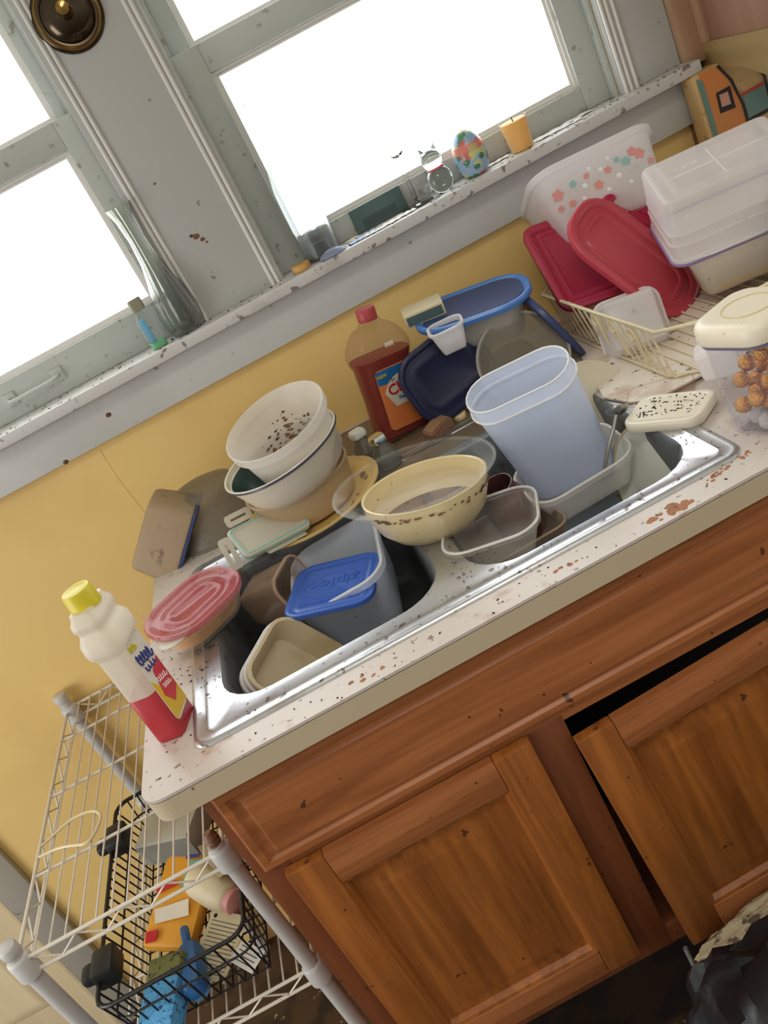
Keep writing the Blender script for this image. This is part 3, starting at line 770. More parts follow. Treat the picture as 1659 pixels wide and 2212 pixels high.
# yellow platter with the stack on it
t = thing('platter', 'round yellow platter under the stacked bowls behind the sink', 'plate', (.345, -.062, .922), (.5, -1.9, 1.4))
solid('plate_body', ('e', .284, .28), [(-.06, 0), (-.05, .001), (-.045, .003), (-.004, .015), (0, .018), (0, .0205), (-.004, .0205), (-.04, .007), (-.05, .004)], M_plate, t)
bm = bmesh.new(); tube(bm, [p + V((0, 0, .0185)) for p in el(.268, .264)], .0012, 5, True); link('painted_band', bm, M_platerim, t)
bm = bmesh.new()
for k in range(46):
    a = random.uniform(1.6, 4.0) if k < 24 else random.uniform(4.0, 6.4); r_ = random.uniform(.106, .118)
    bmesh.ops.create_icosphere(bm, subdivisions=1, radius=random.uniform(.0015, .0045), matrix=Matrix.Translation((r_ * math.cos(a), r_ * math.sin(a), .0125)) @ Matrix.Diagonal((1.6, 1, .4, 1)))
link('food_residue', bm, M_food, t)['kind'] = 'stuff'
tub('round_tub', 'wide tan tub on the yellow platter, lowest of the bowl stack', 'container', (.345, -.058, .929), (0, 0, 0), (.206, .206, .070), M_tan, mesh='e', tp=.008, cr=.018, rw=.003)
t = thing('serving_bowl', 'white flared bowl with navy rim and dark green inside', 'bowl', (.352, -.085, .989), (1.7, -5.8, .1))
solid('bowl_body', ('e', .232, .232), [(-.060, 0), (-.050, .001), (-.034, .009), (-.020, .026), (-.012, .048), (-.004, .068), (0, .076), (-.001, .0775), (-.004, .0765), (-.0065, .068)], M_whitebowl, t, None, False)
bm = bmesh.new(); rings(bm, [outline(('e', .232, .232), o_, z_) for o_, z_ in ((-.0062, .0675), (-.0145, .048), (-.024, .024), (-.042, .006))], False, True); link('bowl_inside', bm, M_greenin, t)
bm = bmesh.new(); tube(bm, [p + V((0, 0, .0735)) for p in el(.2300, .2300)], .0022, 6, True); link('rim_band', bm, M_bluerim, t)
bm = bmesh.new(); tube(bm, [p + V((0, 0, .066)) for p in el(.2185, .2185)], .0022, 6, True); link('inner_band', bm, M_whitebowl, t)
t = thing('round_tub', 'milky round tub with brown crumbs inside, topmost of the bowl stack', 'container', (.376, -.084, 1.016), (10.5, -7.7, 3.4))
solid('tub_body', ('e', .194, .20), [(-.030, 0), (-.024, .002), (-.020, .008), (-.008, .088), (-.006, .091), (0, .092), (.001, .108), (-.001, .109), (-.003, .107), (-.0045, .093), (-.0095, .088), (-.0225, .008), (-.03, .003)], M_milkd, t)
bm = bmesh.new()
solid('dried_film', ('e', .194, .20), [(-.030, .0032), (-.0235, .008), (-.0215, .016), (-.0235, .015), (-.034, .0062)], M_film, t)
for k in range(90):
    a = random.uniform(0, 6.28); r_ = .072 * math.sqrt(random.random()) ; zz = .0066 + (0 if r_ < .064 else .004)
    bmesh.ops.create_icosphere(bm, subdivisions=1, radius=random.uniform(.001, .0035), matrix=Matrix.Translation((r_ * math.cos(a), r_ * math.sin(a), zz)) @ Matrix.Diagonal((1.6, 1, .45, 1)))
for k in range(70):
    a = random.gauss(1.45, .42); z_ = abs(random.gauss(.030, .016)) + .008; r_ = .0975 - .0225 + (z_ - .008) * .1625 - .0012
    bmesh.ops.create_icosphere(bm, subdivisions=1, radius=random.uniform(.0008, .0030), matrix=Matrix.Translation((r_ * math.cos(a), r_ * math.sin(a) * 1.03, z_)) @ Matrix.Rotation(a, 4, 'Z') @ Matrix.Diagonal((.35, 1.5, 1, 1)))
link('crumbs_inside', bm, M_food, t)['kind'] = 'stuff'

# cream bowl under the clear glass cover
t = thing('mixing_bowl', 'cream bowl on the sink divider under a clear oval cover', 'bowl', (.513, -.346, .911), (.1, 8.3, -1.3))
solid('bowl_body', ('e', .200, .176), [(-.050, 0), (-.046, .001), (-.034, .008), (-.014, .030), (-.002, .062), (0, .082), (-.002, .083), (-.0045, .081), (-.0065, .062), (-.018, .032), (-.038, .012), (-.05, .006)], M_cream2, t)
solid('dried_residue', ('e', .200, .176), [(-.032, .014), (-.021, .027), (-.017, .034), (-.021, .033), (-.040, .024), (-.06, .020)], M_food, t)
bm = bmesh.new()
for k in range(60):
    a = random.uniform(3.6, 6.1)
    bmesh.ops.create_icosphere(bm, subdivisions=1, radius=random.uniform(.0009, .0026), matrix=Matrix.Translation((.1005 * math.cos(a), .0885 * math.sin(a), .069 + random.gauss(0, .0016))) @ Matrix.Rotation(a, 4, 'Z') @ Matrix.Diagonal((.5, 1.8, .8, 1)))
link('rim_crumbs', bm, M_food, t)['kind'] = 'stuff'
t = thing('glass_cover', 'clear oval glass cover resting on the cream bowl', 'lid', (.512, -.333, .967), (4.3, 7.4, -4.1))
solid('glass_body', ('e', .262, .205), [(-.045, 0), (-.038, .001), (-.030, .006), (-.022, .024), (-.016, .030), (-.003, .036), (0, .039), (-.001, .0415), (-.004, .041), (-.018, .034), (-.026, .026), (-.034, .008), (-.042, .004)], M_coverg, t)
bm = bmesh.new(); tube(bm, [p + V((0, 0, .0400)) for p in el(.259, .202)], .0026, 8, True); link('rolled_rim', bm, M_coverg, t)

# shallow square clear tub across the divider
tub('square_tub', 'shallow clear rounded tub in front of the right bowl', 'container', (.582, -.419, .872), (-1.4, 1.3, -18.8), (.152, .152, .052), M_clear, .042, tp=.012, rw=.005, rh=.008, cr=.016)
tub('plastic_tub', 'brown stained clear tub lying in the right bowl', 'container', (.60, -.36, .80), (0, 4, 10), (.17, .15, .06), M_clearbr, .03)
t = thing('glass_jar', 'dark red glass jar between the cream bowl and the tall canister', 'jar', (.648, -.292, .80), (6, -10, 0))
lathe('jar_body', [(.034, 0), (.038, .003), (.039, .07), (.034, .088), (.030, .092), (.030, .110), (.028, .110), (.028, .09), (.036, .068), (.035, .004)], M_darkred, t)

# tall oval canister and the tub below it
t = thing('tall_canister', 'tall milky oval canister standing upright in the right bowl', 'container', (.761, -.276, .842), (16.6, -4.5, -19.8))
solid('canister_body', ('r', .172, .091, .0452), [(-.020, 0), (-.015, .001), (-.0125, .006), (-.0035, .203), (-.0030, .206), (.0012, .2065), (.0018, .2085), (.0005, .210), (-.0005, .212), (-.001, .232), (-.002, .233), (-.0035, .232), (-.0045, .206), (-.014, .006), (-.018, .003)], M_milkcl, t)
for z_, o_, r_ in ((.232, -.002, .0016), (.2085, .0012, .0018)):
    bm = bmesh.new(); tube(bm, outline(('r', .172, .091, .0452), o_, z_), r_, 6, True); link('rim_line', bm, M_rim, t)
tub('plastic_tub', 'cloudy rectangular tub holding the tall canister', 'container', (.759, -.311, .826), (3.1, -4, -1.9), (.182, .152, .062), M_milk, .042, tp=.014, rw=.004, rh=.010, cr=.016)
# plate on edge
t = thing('dinner_plate', 'white plate with yellowed rim standing on edge in the sink', 'plate', (.842, -.398, .846), (0, -67.8, 14.3))
solid('plate_body', ('e', .160, .160), [(-.03, -.006), (-.028, -.0065), (-.006, 0), (0, .004), (0, .0065), (-.006, .0045), (-.028, -.002), (-.03, -.002)], M_plaid, t)
bm = bmesh.new(); tube(bm, [p + V((0, 0, .0055)) for p in el(.159, .159)], .0022, 6, True); link('plate_rim', bm, M_platerim, t)
t = thing('round_plate', 'beige plate leaning behind the tall canister', 'plate', (.86, -.20, .90), (60, 15, 10))
solid('plate_body', ('e', .16, .16), [(-.03, 0), (-.005, .006), (0, .010), (-.001, .012), (-.007, .009), (-.03, .004)], M_whitebowl, t)
# ladle
t = thing('ladle', 'dull metal ladle resting in the back corner of the right bowl', 'ladle', (.851, -.33, .934), (0, 0, 0))
bm = bmesh.new(); bmesh.ops.create_uvsphere(bm, u_segments=16, v_segments=10, radius=.022)
bmesh.ops.delete(bm, geom=[v for v in bm.verts if v.co.z > .004], context='VERTS')
link('ladle_bowl', bm, M_metal, t, TR((0, 0, .006), (-30, 20, 0)) @ Matrix.Diagonal((.8, 1.15, .55, 1)))
bm = bmesh.new(); tube(bm, bez([(-.008, -.012, .002), (-.022, -.016, -.016), (-.040, -.020, -.036), (-.06, -.02, -.07)]), .0035, 8); link('handle', bm, M_metal, t)

# ------------------------------------------------------------------ things behind the sink
t = thing('cleaner_bottle', 'dark red floor cleaner bottle with red cap and orange label', 'bottle', (.568, .092, .9165), (2, 8.5, 14))
BW, BD = .114, .068
solid('bottle_body', ('r', BW, BD, .024), [(-.006, 0), (-.001, .002), (0, .008), (-.002, .080), (0, .150), (.005, .162), (.007, .174), (.004, .188), (-.008, .208), (-.022, .222), (-.032, .228), (-.033, .234)], M_amberp, t)
solid('liquid', ('r', BW - .004, BD - .004, .022), [(-.006, .003), (0, .009), (-.002, .080), (0, .150), (.004, .160), (.0045, .166)], M_amber, t)
lathe('cap', [(.019, .234), (.0195, .236), (.0195, .256), (.018, .258), (.0005, .258)], M_redcap, t)
bm = bmesh.new(); rings(bm, [[V((p.x + .004, -BD / 2 - y, p.y + .083)) for p in rr(.078, .124, .010)] for y in (.0002, .0012)]); lb = link('label', bm, M_labo, t)
bm = bmesh.new(); rings(bm, [[V((x, -BD / 2 - y, z)) for x, z in ((-.034, .116), (.042, .110), (.042, .143), (-.032, .143), (-.034, .140))] for y in (.0012, .0016)]); link('label_blue_band', bm, M_labbl, lb)
bm = bmesh.new(); rings(bm, [[V((x, -BD / 2 - y, z)) for x, z in ((-.010, .066), (.042, .066), (.042, .122), (.02, .130), (-.010, .120), (-.026, .098))] for y in (.0014, .0019)]); link('label_white_field', bm, M_labc, lb)
FR = Matrix.Rotation(math.radians(90), 4, 'X')
text('label_writing', 'Clean', .030, M_prnr, lb, Matrix.Translation((.016, -BD / 2 - .0024, .102)) @ Matrix.Rotation(math.radians(-8), 4, 'Y') @ FR, .0003, .0006)
text('label_writing', 'Mr.', .012, M_prng, lb, Matrix.Translation((-.004, -BD / 2 - .0024, .119)) @ FR)
text('label_writing', 'Febreze', .0115, M_labbl, lb, Matrix.Translation((.018, -BD / 2 - .0024, .080)) @ FR, .0003, .0003)
text('label_writing', 'NEW', .009, M_prny, lb, Matrix.Translation((-.022, -BD / 2 - .0022, .132)) @ FR, .0003, .0003)
box('price_sticker', (.002, -BD / 2 - .0085, .182), (.020, -BD / 2 - .006, .190), M_labc, t, TR((0, .004, 0)), bev=0)

for (x, y, h, lab, mc) in ((.482, .022, .070, 'squat grey glass shaker with pale square cap, behind its twin', M_labc), (.508, -.045, .066, 'squat grey glass shaker with shiny chrome cap, nearer the sink', M_chrome)):
    t = thing('shaker', lab, 'shaker', (x, y, .919), (0, 0, 20), 'glass shakers behind the sink')
    lathe('glass_body', [(.018, 0), (.023, .003), (.025, .018), (.022, .036), (.014, .048), (.012, h - .014)], M_smoke, t)
    solid('cap', ('r', .030, .030, .008), [(-.003, h - .014), (0, h - .012), (.001, h - .004), (-.002, h + .001), (-.006, h + .001)], mc if mc is M_chrome else M_plaid, t)

# big navy lid leaning on the wall, clear round lid, blue topped box
t = thing('container_lid', 'large dark navy square lid leaning against the wall', 'lid', (.687, .022, 1.004), (79.6, -7.6, 8))
solid('lid_panel', ('r', .182, .148, .052), [(-.012, -.002), (-.001, -.003), (0, 0), (0, .008), (-.003, .010), (-.008, .010), (-.012, .006), (-.022, .006), (-.026, .008), (-.034, .008), (-.038, .005)], M_navy, t)
t = thing('container_lid', 'round smoky clear lid leaning behind the tall canister', 'lid', (.822, -.022, .974), (61.5, -.4, -4.4))
solid('lid_panel', ('e', .172, .168), [(-.012, -.002), (-.001, -.003), (0, 0), (-.001, .006), (-.006, .007), (-.010, .004), (-.02, .004), (-.022, .002)], M_hazy, t)
bm = bmesh.new(); tube(bm, [p + V((0, 0, .0035)) for p in el(.172, .168)], .0030, 7, True); link('rim', bm, M_milk, t)
t = thing('food_container', 'translucent food box with blue lid on top of leaning lids', 'container', (.793, .068, 1.085), (5.7, 4.7, -14.8))
solid('tub_body', ('r', .205, .142, .055), [(-.030, -.075), (-.022, -.073), (-.018, -.066), (-.006, -.006), (0, -.003), (0, .001), (-.002, .001), (-.009, -.006), (-.021, -.066), (-.03, -.072)], M_milk, t)
solid('lid', ('r', .230, .161, .068), [(-.006, -.004), (-.001, -.005), (0, -.003), (.0005, .003), (-.002, .0065), (-.007, .007), (-.012, .003), (-.03, .003)], M_blueR, t)
solid('lid_well', ('r', .200, .132, .052), [(0, .0032), (-.001, .0042), (-.01, .0042)], M_navy2, t)
solid('food', ('r', .10, .11, .03), [(-.02, -.070), (-.012, -.068), (-.006, -.025), (-.01, -.022)], M_tan, t, TR((.03, 0, 0)))
tub('plastic_cup', 'small frosted cup wedged under the left end of the blue lid', 'cup', (.717, .005, 1.043), (4, 0, -10), (.070, .062, .052), M_frost, .018, tp=.008, rw=.003)
t = thing('small_box', 'small cream cardboard box lying on the blue lid', 'box', (.708, .106, 1.096), (6, 3, -10))
box('carton', (-.040, -.027, -.0), (.040, .027, .026), M_card, t, bev=.001)
box('carton_label', (-.036, -.0276, .004), (.036, -.0268, .022), M_slate, t, bev=0)
t = thing('container_lid', 'slate blue oval lid leaning between blue box and dish rack', 'lid', (.905, .06, .99), (12, 68, 8))
solid('lid_panel', ('r', .17, .22, .06), [(-.010, -.002), (0, 0), (0, .008), (-.004, .011), (-.010, .010), (-.014, .006), (-.03, .006)], M_navy2, t)

t = thing('sponge', 'brown sponge wedge lying behind the sink', 'sponge', (.622, -.015, .916), (10, -12, 25))
bm = bmesh.new(); rings(bm, [[V((x, y, z)) for x, z in ((-.028, 0), (.028, 0), (.030, .020), (.0, .030), (-.026, .028))] for y in (-.016, .016)])
bmesh.ops.bevel(bm, geom=bm.edges[:], offset=.003, segments=2, affect='EDGES'); link('foam', bm, M_wedge, t)
t = thing('kitchen_knife', 'thin steel knife lying on the back rim of the sink', 'knife', (.58, -.048, .9205), (0, 0, -8))
bm = bmesh.new(); rings(bm, [[V((x, y, z)) for x, y in ((-.05, -.005), (.045, -.004), (.056, .001), (.045, .005), (-.05, .005))] for z in (0, .0015)]); link('blade', bm, M_metal, t)
solid('handle', ('r', .05, .012, .004), [(-.001, 0), (0, .001), (0, .006), (-.001, .007)], M_black, t, TR((-.072, 0, 0)))
o = lathe('bottle_cap', [(.013, 0), (.014, .002), (.014, .012), (.012, .014), (0.001, .014)], M_cream2, None, TR((.672, .012, .9145), (18, 0, 0)))
tag(o, 'small yellowish bottle cap on the worktop below the navy lid', 'cap')

# white lid full of crumbs and clear lid beside the jar
t = thing('container_lid', 'white rectangular lid strewn with dark crumbs near the sink', 'lid', (.903, -.398, .916), (0, 0, -52))
solid('lid_panel', ('r', .125, .088, .022), [(-.006, 0), (-.002, .001), (0, .005), (0, .014), (-.002, .017), (-.006, .018), (-.010, .0165), (-.014, .0165)], M_oxow, t)
bm = bmesh.new()
for k in range(90):
    bmesh.ops.create_icosphere(bm, subdivisions=1, radius=random.uniform(.0006, .0017), matrix=Matrix.Translation((random.uniform(-.05, .05), random.uniform(-.022, .034), .0168)) @ Matrix.Rotation(random.random() * 3, 4, 'Z') @ Matrix.Diagonal((2, 1, .5, 1)))
link('crumbs_inside', bm, M_crumb, t)['kind'] = 'stuff'
t = thing('container_lid', 'clear brownish lid lying flat behind the white crumb-strewn lid', 'lid', (.930, -.315, .9155), (0, 0, -35))
solid('lid_panel', ('r', .11, .08, .02), [(-.004, 0), (0, .001), (0, .006), (-.003, .008), (-.007, .005), (-.02, .005)], M_clearbr, t)

# ------------------------------------------------------------------ dish rack and what stands in it
RL, RR, RF, RB = .950, 1.38, -.300, .150
rz0, rz1 = .922, 1.022
t = thing('dish_rack', 'cream coated wire dish rack with scroll ends behind the sink', 'dish rack', (RL, RF, .914))
def rk(x, y, z): return V((x - RL, y - RF, z - .914))
top_loop = [(RL - .004, RF - .03), (RL + .046, RF - .075), (RR - .04, RF - .075), (RR, RF - .03), (RR, RB - .03), (RR - .04, RB), (RL + .03, RB), (RL - .012, RB - .04)]
bm = bmesh.new(); tube(bm, [rk(x, y, rz1) for x, y in top_loop], .0034, 8, True); link('top_rim', bm, M_rackw, t)
bot_loop = [(RL + .012, RF + .005), (RL + .05, RF - .03), (RR - .05, RF - .03), (RR - .02, RF), (RR - .02, RB - .04), (RR - .05, RB - .02), (RL + .05, RB - .02), (RL + .005, RB - .05)]
bm = bmesh.new(); tube(bm, [rk(x, y, rz0 + .004) for x, y in bot_loop], .0028, 8, True)
for k in range(16):
    x = RL + .05 + k * (RR - RL - .1) / 15
    tube(bm, [rk(x, RF - .03, rz0 + .004), rk(x, RB - .02, rz0 + .004)], .0018, 6)
link('bottom_grid', bm, M_rackw, t)
for k in range(16):
    y = RF - .015 + k * (RB - .03 - RF) / 15
    bm = bmesh.new(); tube(bm, [rk(RL - .005, y, rz1), rk(RL + .012, y + .002, rz0 + .008), rk(RL + .03, y + .002, rz0 + .004)], .0018, 6); link('side_wire', bm, M_rackw, t)
for k in range(14):
    x = RL + .06 + k * (RR - RL - .12) / 13
    bm = bmesh.new(); tube(bm, [rk(x, RF - .075, rz1), rk(x, RF - .034, rz0 + .006)], .0018, 6); link('front_wire', bm, M_rackw, t)
for y in (RF + .045, RF + .115, RF + .185):
    bm = bmesh.new()
    pts = [rk(RL - .001 + .004, y + .002, rz1 - .075), rk(RL - .001, y, rz1 - .05), rk(RL - .004, y - .004, rz1 - .03), rk(RL - .006, y - .001, rz1 - .012), rk(RL - .0065, y + .012, rz1 - .008), rk(RL - .006, y + .019, rz1 - .02), rk(RL - .005, y + .013, rz1 - .032), rk(RL - .005, y + .007, rz1 - .026)]
    tube(bm, bez(pts, 5), .0024, 7); link('scroll', bm, M_rackw, t)

o = poly('drip_tray', [(.868, -.235), (.885, -.300), (.915, -.335), (1.40, -.335), (1.40, .16), (.952, .16), (.944, .05)], .0035, M_traym, None, Matrix.Translation((0, 0, .9192)))
tag(o, 'thin white drip tray under the dish rack, soiled brown', 'tray')

# three red lids
def redlid(label, loc, rot, w_, d_, r_, m, ring=.03):
    t = thing('container_lid', label, 'lid', loc, rot, 'red lids in the dish rack')
    solid('lid_panel', ('r', w_, d_, r_), [(-.012, -.003), (-.002, -.004), (0, -.001), (0, .008), (-.003, .011), (-.010, .012), (-.016, .010), (-.020, .004), (-ring, .004), (-ring - .003, .007), (-ring - .010, .007), (-ring - .013, .004)], m, t)
    return t
redlid('dark red square lid leaning at the left of the dish rack', (1.055, .085, 1.052), (38, 8, -3), .222, .225, .028, M_red, .022)
redlid('brick red rounded lid standing in front of the other red lids', (1.088, -.005, 1.035), (19.6, 57.4, -35.7), .281, .165, .068, M_red2, .032)
redlid('bright crimson lid standing behind the brick red one', (1.150, .037, 1.012), (19.6, 57.4, -37), .285, .165, .066, M_crim, .03)

tub('square_tub', 'clear frosted tub tipped over in the front of the dish rack', 'container', (.995, -.150, .985), (-118, 3, -17), (.125, .125, .085), M_frost, .026, tp=.012, rw=.005)
tub('plastic_cup', 'small frosted cup lying against the front of the dish rack', 'cup', (.978, -.372, .958), (-8, 82, -40), (.068, .068, .062), M_frost, .018, tp=.006, rw=.003)

# floral tub lying on top of the lids
t = thing('floral_tub', 'translucent tub with pink and teal flower print, tipped towards the wall', 'container', (1.128, .140, 1.058), (-31, 2.4, -2.1))
solid('tub_body', ('r', .266, .204, .05), [(-.045, 0), (-.036, .002), (-.030, .010), (-.008, .122), (-.006, .124), (0, .125), (.001, .138), (-.002, .140), (-.005, .138), (-.008, .125), (-.010, .122), (-.033, .010), (-.045, .003)], M_frost, t)
def fpatch(nm, u, zz, s, m):
    yy = -(.204 / 2 - .030 + (zz - .01) * .022 / .112) - .0006
    bm = bmesh.new(); n = 10
    pts = [V((u + s * (1 + .2 * math.cos(5 * a)) * math.cos(a), 0, zz + s * .9 * (1 + .2 * math.cos(5 * a)) * math.sin(a))) for a in [2 * PI * k / 20 for k in range(20)]]
    dz = .196
    rings(bm, [[V((p.x, yy - (p.z - zz) * dz + e_, p.z)) for p in pts] for e_ in (.0006, -.0003)], True, True)
    link(nm, bm, m, t)
for u, zz, s, m in ((-.095, .085, .011, M_fred), (-.075, .060, .007, M_fred), (-.06, .092, .007, M_fteal), (-.04, .080, .005, M_fwhite), (-.03, .095, .006, M_fred), (-.015, .07, .009, M_fred), (.0, .095, .004, M_fwhite), (.012, .088, .007, M_fred), (.028, .070, .005, M_fwhite), (.035, .098, .006, M_fteal), (.05, .088, .009, M_fteal), (.068, .10, .009, M_fred), (.08, .09, .010, M_fred), (.095, .07, .006, M_fred), (.085, .045, .004, M_fred), (-.05, .06, .004, M_fwhite), (.0, .055, .004, M_fwhite), (.045, .05, .004, M_fwhite), (-.10, .06, .006, M_fred), (.02, .108, .004, M_fwhite), (-.02, .105, .004, M_fwhite)):
    fpatch('flower_print', u, zz, s, m)

# inverted boxes on the right
t = thing('storage_box', 'milky rectangular box turned upside down, upper of the pair', 'container', (1.247, -.082, 1.044), (8.7, -.3, -18.6))
solid('box_body', ('r', .246, .220, .03), [(0, -.004), (.001, .0), (0, .008), (-.002, .010), (-.0025, .032), (-.0015, .034), (-.0035, .036), (-.0045, .050), (-.0035, .052), (-.0055, .054), (-.010, .104), (-.013, .109), (-.018, .1105), (-.022, .1105), (-.030, .109), (-.036, .109), (-.038, .1098), (-.050, .1098), (-.052, .109)], M_frost, t)
bm = bmesh.new(); tube(bm, [p + V((0, 0, .0)) for p in rr(.249, .223, .031)], .0028, 6, True); link('purple_rim', bm, M_purple, t)
bm = bmesh.new(); tube(bm, [V((-.085, 0, .1092)), V((.085, 0, .1092))], .0012, 5); tube(bm, [V((0, -.07, .1092)), V((0, .07, .1092))], .0012, 5); link('base_ribs', bm, M_frost, t)
text('embossed_writing', 'Ziploc', .016, M_frost, t, TR((-.045, .03, .1090), (0, 0, 0)), .0006)
tub('storage_box', 'milky rectangular box holding tan crumbs, under the upturned one', 'container', (1.258, -.090, .955), (5, -1, -19.2), (.232, .204, .086), M_milk, .04, tp=.014, rw=.004)
solid('dried_food', ('r', .20, .17, .03), [(-.01, 0), (0, .004), (0, .05), (-.01, .055)], M_tan, bpy.data.objects['storage_box.001'], TR((0, 0, .004)))
t = thing('container_lid', 'petrol blue round lid standing at the right end of the rack', 'lid', (1.315, -.235, 1.005), (62, 24, 5))
solid('lid_panel', ('e', .21, .21), [(-.012, -.003), (-.001, -.002), (0, .002), (-.001, .008), (-.006, .009), (-.010, .005), (-.03, .005)], M_petrol, t)

# jar of gold sweets
JX, JY, JR = .985, -.545, 22
t = thing('sweet_jar', 'clear storage jar with cream push-button lid full of gold sweets', 'jar', (JX, JY, .914), (0, 0, JR))
solid('jar_body', ('r', .108, .108, .026), [(-.016, 0), (-.011, .001), (-.008, .006), (-.002, .128), (-.001, .138), (-.003, .138), (-.0045, .128), (-.0105, .006), (-.015, .003)], M_clearv, t)
solid('gasket', ('r', .112, .112, .030), [(-.002, .136), (0, .137), (0, .141), (-.002, .142)], M_oxog, t)
l_ = solid('lid', ('r', .120, .120, .034), [(-.004, .142), (-.001, .143), (0, .146), (-.0005, .162), (-.003, .167), (-.008, .1695), (-.014, .170), (-.02, .170)], M_oxow, t)
bm = bmesh.new(); tube(bm, [p + V((0, 0, .1701)) for p in el(.066, .066)], .0012, 5, True); link('button_ring', bm, M_platerim, l_)
random.seed(21)
sweet0 = None; foilmesh = None
TJ = TR((JX, JY, .914), (0, 0, JR))
pos = []
for layer in range(7):
    z = .018 + layer * .0165
    for k in range(60):
        x = random.uniform(-.034, .034); y = random.uniform(-.034, .034)
        if all((V((x, y, z)) - q).length > .0215 for q in pos):
            pos.append(V((x, y, z)))
            if len([q for q in pos if abs(q.z - z) < 1e-5]) >= 7: break
pos = [q for q in pos if not (q.z > .075 and q.x < -.005)]
for k, q in enumerate(pos):
    if sweet0 is None:
        bm = bmesh.new(); bmesh.ops.create_icosphere(bm, subdivisions=2, radius=.0118)
        for v in bm.verts: v.co *= 1 + .10 * mnoise.noise(v.co * 260)
        sweet0 = link('sweet', bm, M_gold, None, None, 25); o = sweet0; goldmesh = o.data
    else:
        o = sweet0.copy(); o.data = goldmesh; COL.objects.link(o)
    o.matrix_world = TJ @ Matrix.Translation(q) @ Euler((random.random() * 6, random.random() * 6, 0)).to_matrix().to_4x4()
    if q.z < .03 and q.x < 0:
        if foilmesh is None:
            foilmesh = o.data.copy(); foilmesh.materials[0] = M_foil
        o.data = foilmesh
        tag(o, 'clear wrapped empty looking sweet at the bottom left of the jar', 'sweet', 'pale sweets in the jar')
    else:
        tag(o, 'gold foil wrapped round sweet inside the clear jar', 'sweet', 'gold sweets in the jar')

# ------------------------------------------------------------------ cleaning spray bottle at the front left corner
t = thing('cleaner_bottle', 'frosted bottle with yellow cap, half full of red cleaner', 'bottle', (.052, -.492, .914), (0, 0, -15))
w_, d_ = .044, .066
solid('bottle_body', ('r', w_, d_, .012), [(-.004, 0), (-.001, .001), (0, .004), (0, .150), (.001, .154), (.006, .160), (.008, .168), (.007, .182), (.002, .190), (-.001, .194), (-.001, .200), (.002, .205), (.001, .213), (-.005, .221), (-.006, .226)], M_btl, t)
solid('liquid', ('r', w_ + .0006, d_ + .0006, .0123), [(-.004, -.0), (-.001, .0012), (0, .004), (0, .079), (-.0004, .0795)], M_pink, t)
lathe('cap', [(.0195, .220), (.0215, .221), (.0205, .246), (.019, .249), (.015, .2485), (.014, .248), (0.0005, .248)], M_yellow, t)
RX = Matrix.Rotation(math.radians(90), 4, 'Z') @ Matrix.Rotation(math.radians(90), 4, 'X')
X0 = w_ / 2 + .0004
bm = bmesh.new(); rings(bm, [[V((X0 + e_, p.x, p.y + .088)) for p in rr(.050, .136, .010)] for e_ in (0, .0008)]); lb = link('label', bm, M_labc, t)
bm = bmesh.new(); rings(bm, [[V((X0 + .0008 + e_, y, z)) for y, z in ((-.024, .024), (.024, .024), (.024, .066), (.006, .060), (-.01, .074), (-.024, .094))] for e_ in (0, .0005)]); link('label_yellow_field', bm, M_lab, lb)
bm = bmesh.new(); rings(bm, [[V((X0 + .0013 + e_, y, z)) for y, z in ((-.016, .062), (-.002, .040), (.022, .050), (.023, .104), (-.004, .098))] for e_ in (0, .0005)]); link('label_red_field', bm, M_labr, lb)
def squiggle(nm, y0, y1, z, amp, r_, m, turns, slope=0.0):
    bm = bmesh.new(); n = turns * 8
    pts = [V((X0 + .0016, y0 + (y1 - y0) * k / n + amp * .35 * math.cos(k * PI / 4), z + slope * k / n + amp * math.sin(k * PI / 4) * (1 - .4 * (k % 16) / 16))) for k in range(n + 1)]
    tube(bm, pts, r_, 5); link(nm, bm, m, lb)
squiggle('blue_script', -.020, .020, .126, .009, .0016, M_labb, 5, -.010)
squiggle('blue_script', -.016, .018, .108, .005, .0012, M_labb, 4, -.006)
squiggle('yellow_script', -.021, -.002, .147, .005, .0010, M_prny, 4, -.004)
squiggle('white_script', -.010, .018, .084, .005, .0009, M_prnw, 5, -.008)
squiggle('white_script', -.006, .016, .070, .004, .0008, M_prnw, 5, -.006)

# ------------------------------------------------------------------ window sill ornaments
t = thing('glass_bottle', 'tall clear long-necked bottle on the sill against the window', 'bottle', (.600, .262, ZS), (0, 0, 0))
lathe('bottle_glass', [(.020, 0), (.034, .002), (.037, .006), (.037, .11), (.036, .150), (.028, .190), (.018, .225), (.0145, .27), (.013, .315), (.016, .318), (.016, .328), (.012, .328), (.011, .27), (.016, .222), (.0345, .15), (.035, .008), (.02, .006)], M_glassd, t)
box('bottle_label_remnant', (-.02, -.0378, .035), (.02, -.0365, .085), M_glassd, t, bev=0)
t = thing('wine_glass', 'upright clear wine glass behind the cat figurine', 'glass', (.815, .262, ZS), (0, 0, 0))
lathe('glass_body', [(.034, 0), (.034, .0015), (.008, .004), (.0045, .010), (.0038, .07), (.006, .098), (.016, .108), (.028, .128), (.032, .155), (.029, .205), (.028, .205), (.031, .155), (.0265, .13), (.014, .111), (.003, .10)], M_glass, t)
t = thing('cat_figurine', 'clear glass cat figurine with red collar on the sill', 'figurine', (.873, .248, ZS), (0, 0, 0))
bm = bmesh.new(); bmesh.ops.create_uvsphere(bm, u_segments=24, v_segments=16, radius=1, matrix=Matrix.Translation((0, 0, .026)) @ Matrix.Diagonal((.027, .022, .028, 1))); link('body', bm, M_catg, t)
bm = bmesh.new(); bmesh.ops.create_uvsphere(bm, u_segments=24, v_segments=16, radius=1, matrix=Matrix.Translation((-.002, 0, .066)) @ Matrix.Diagonal((.023, .019, .021, 1)))
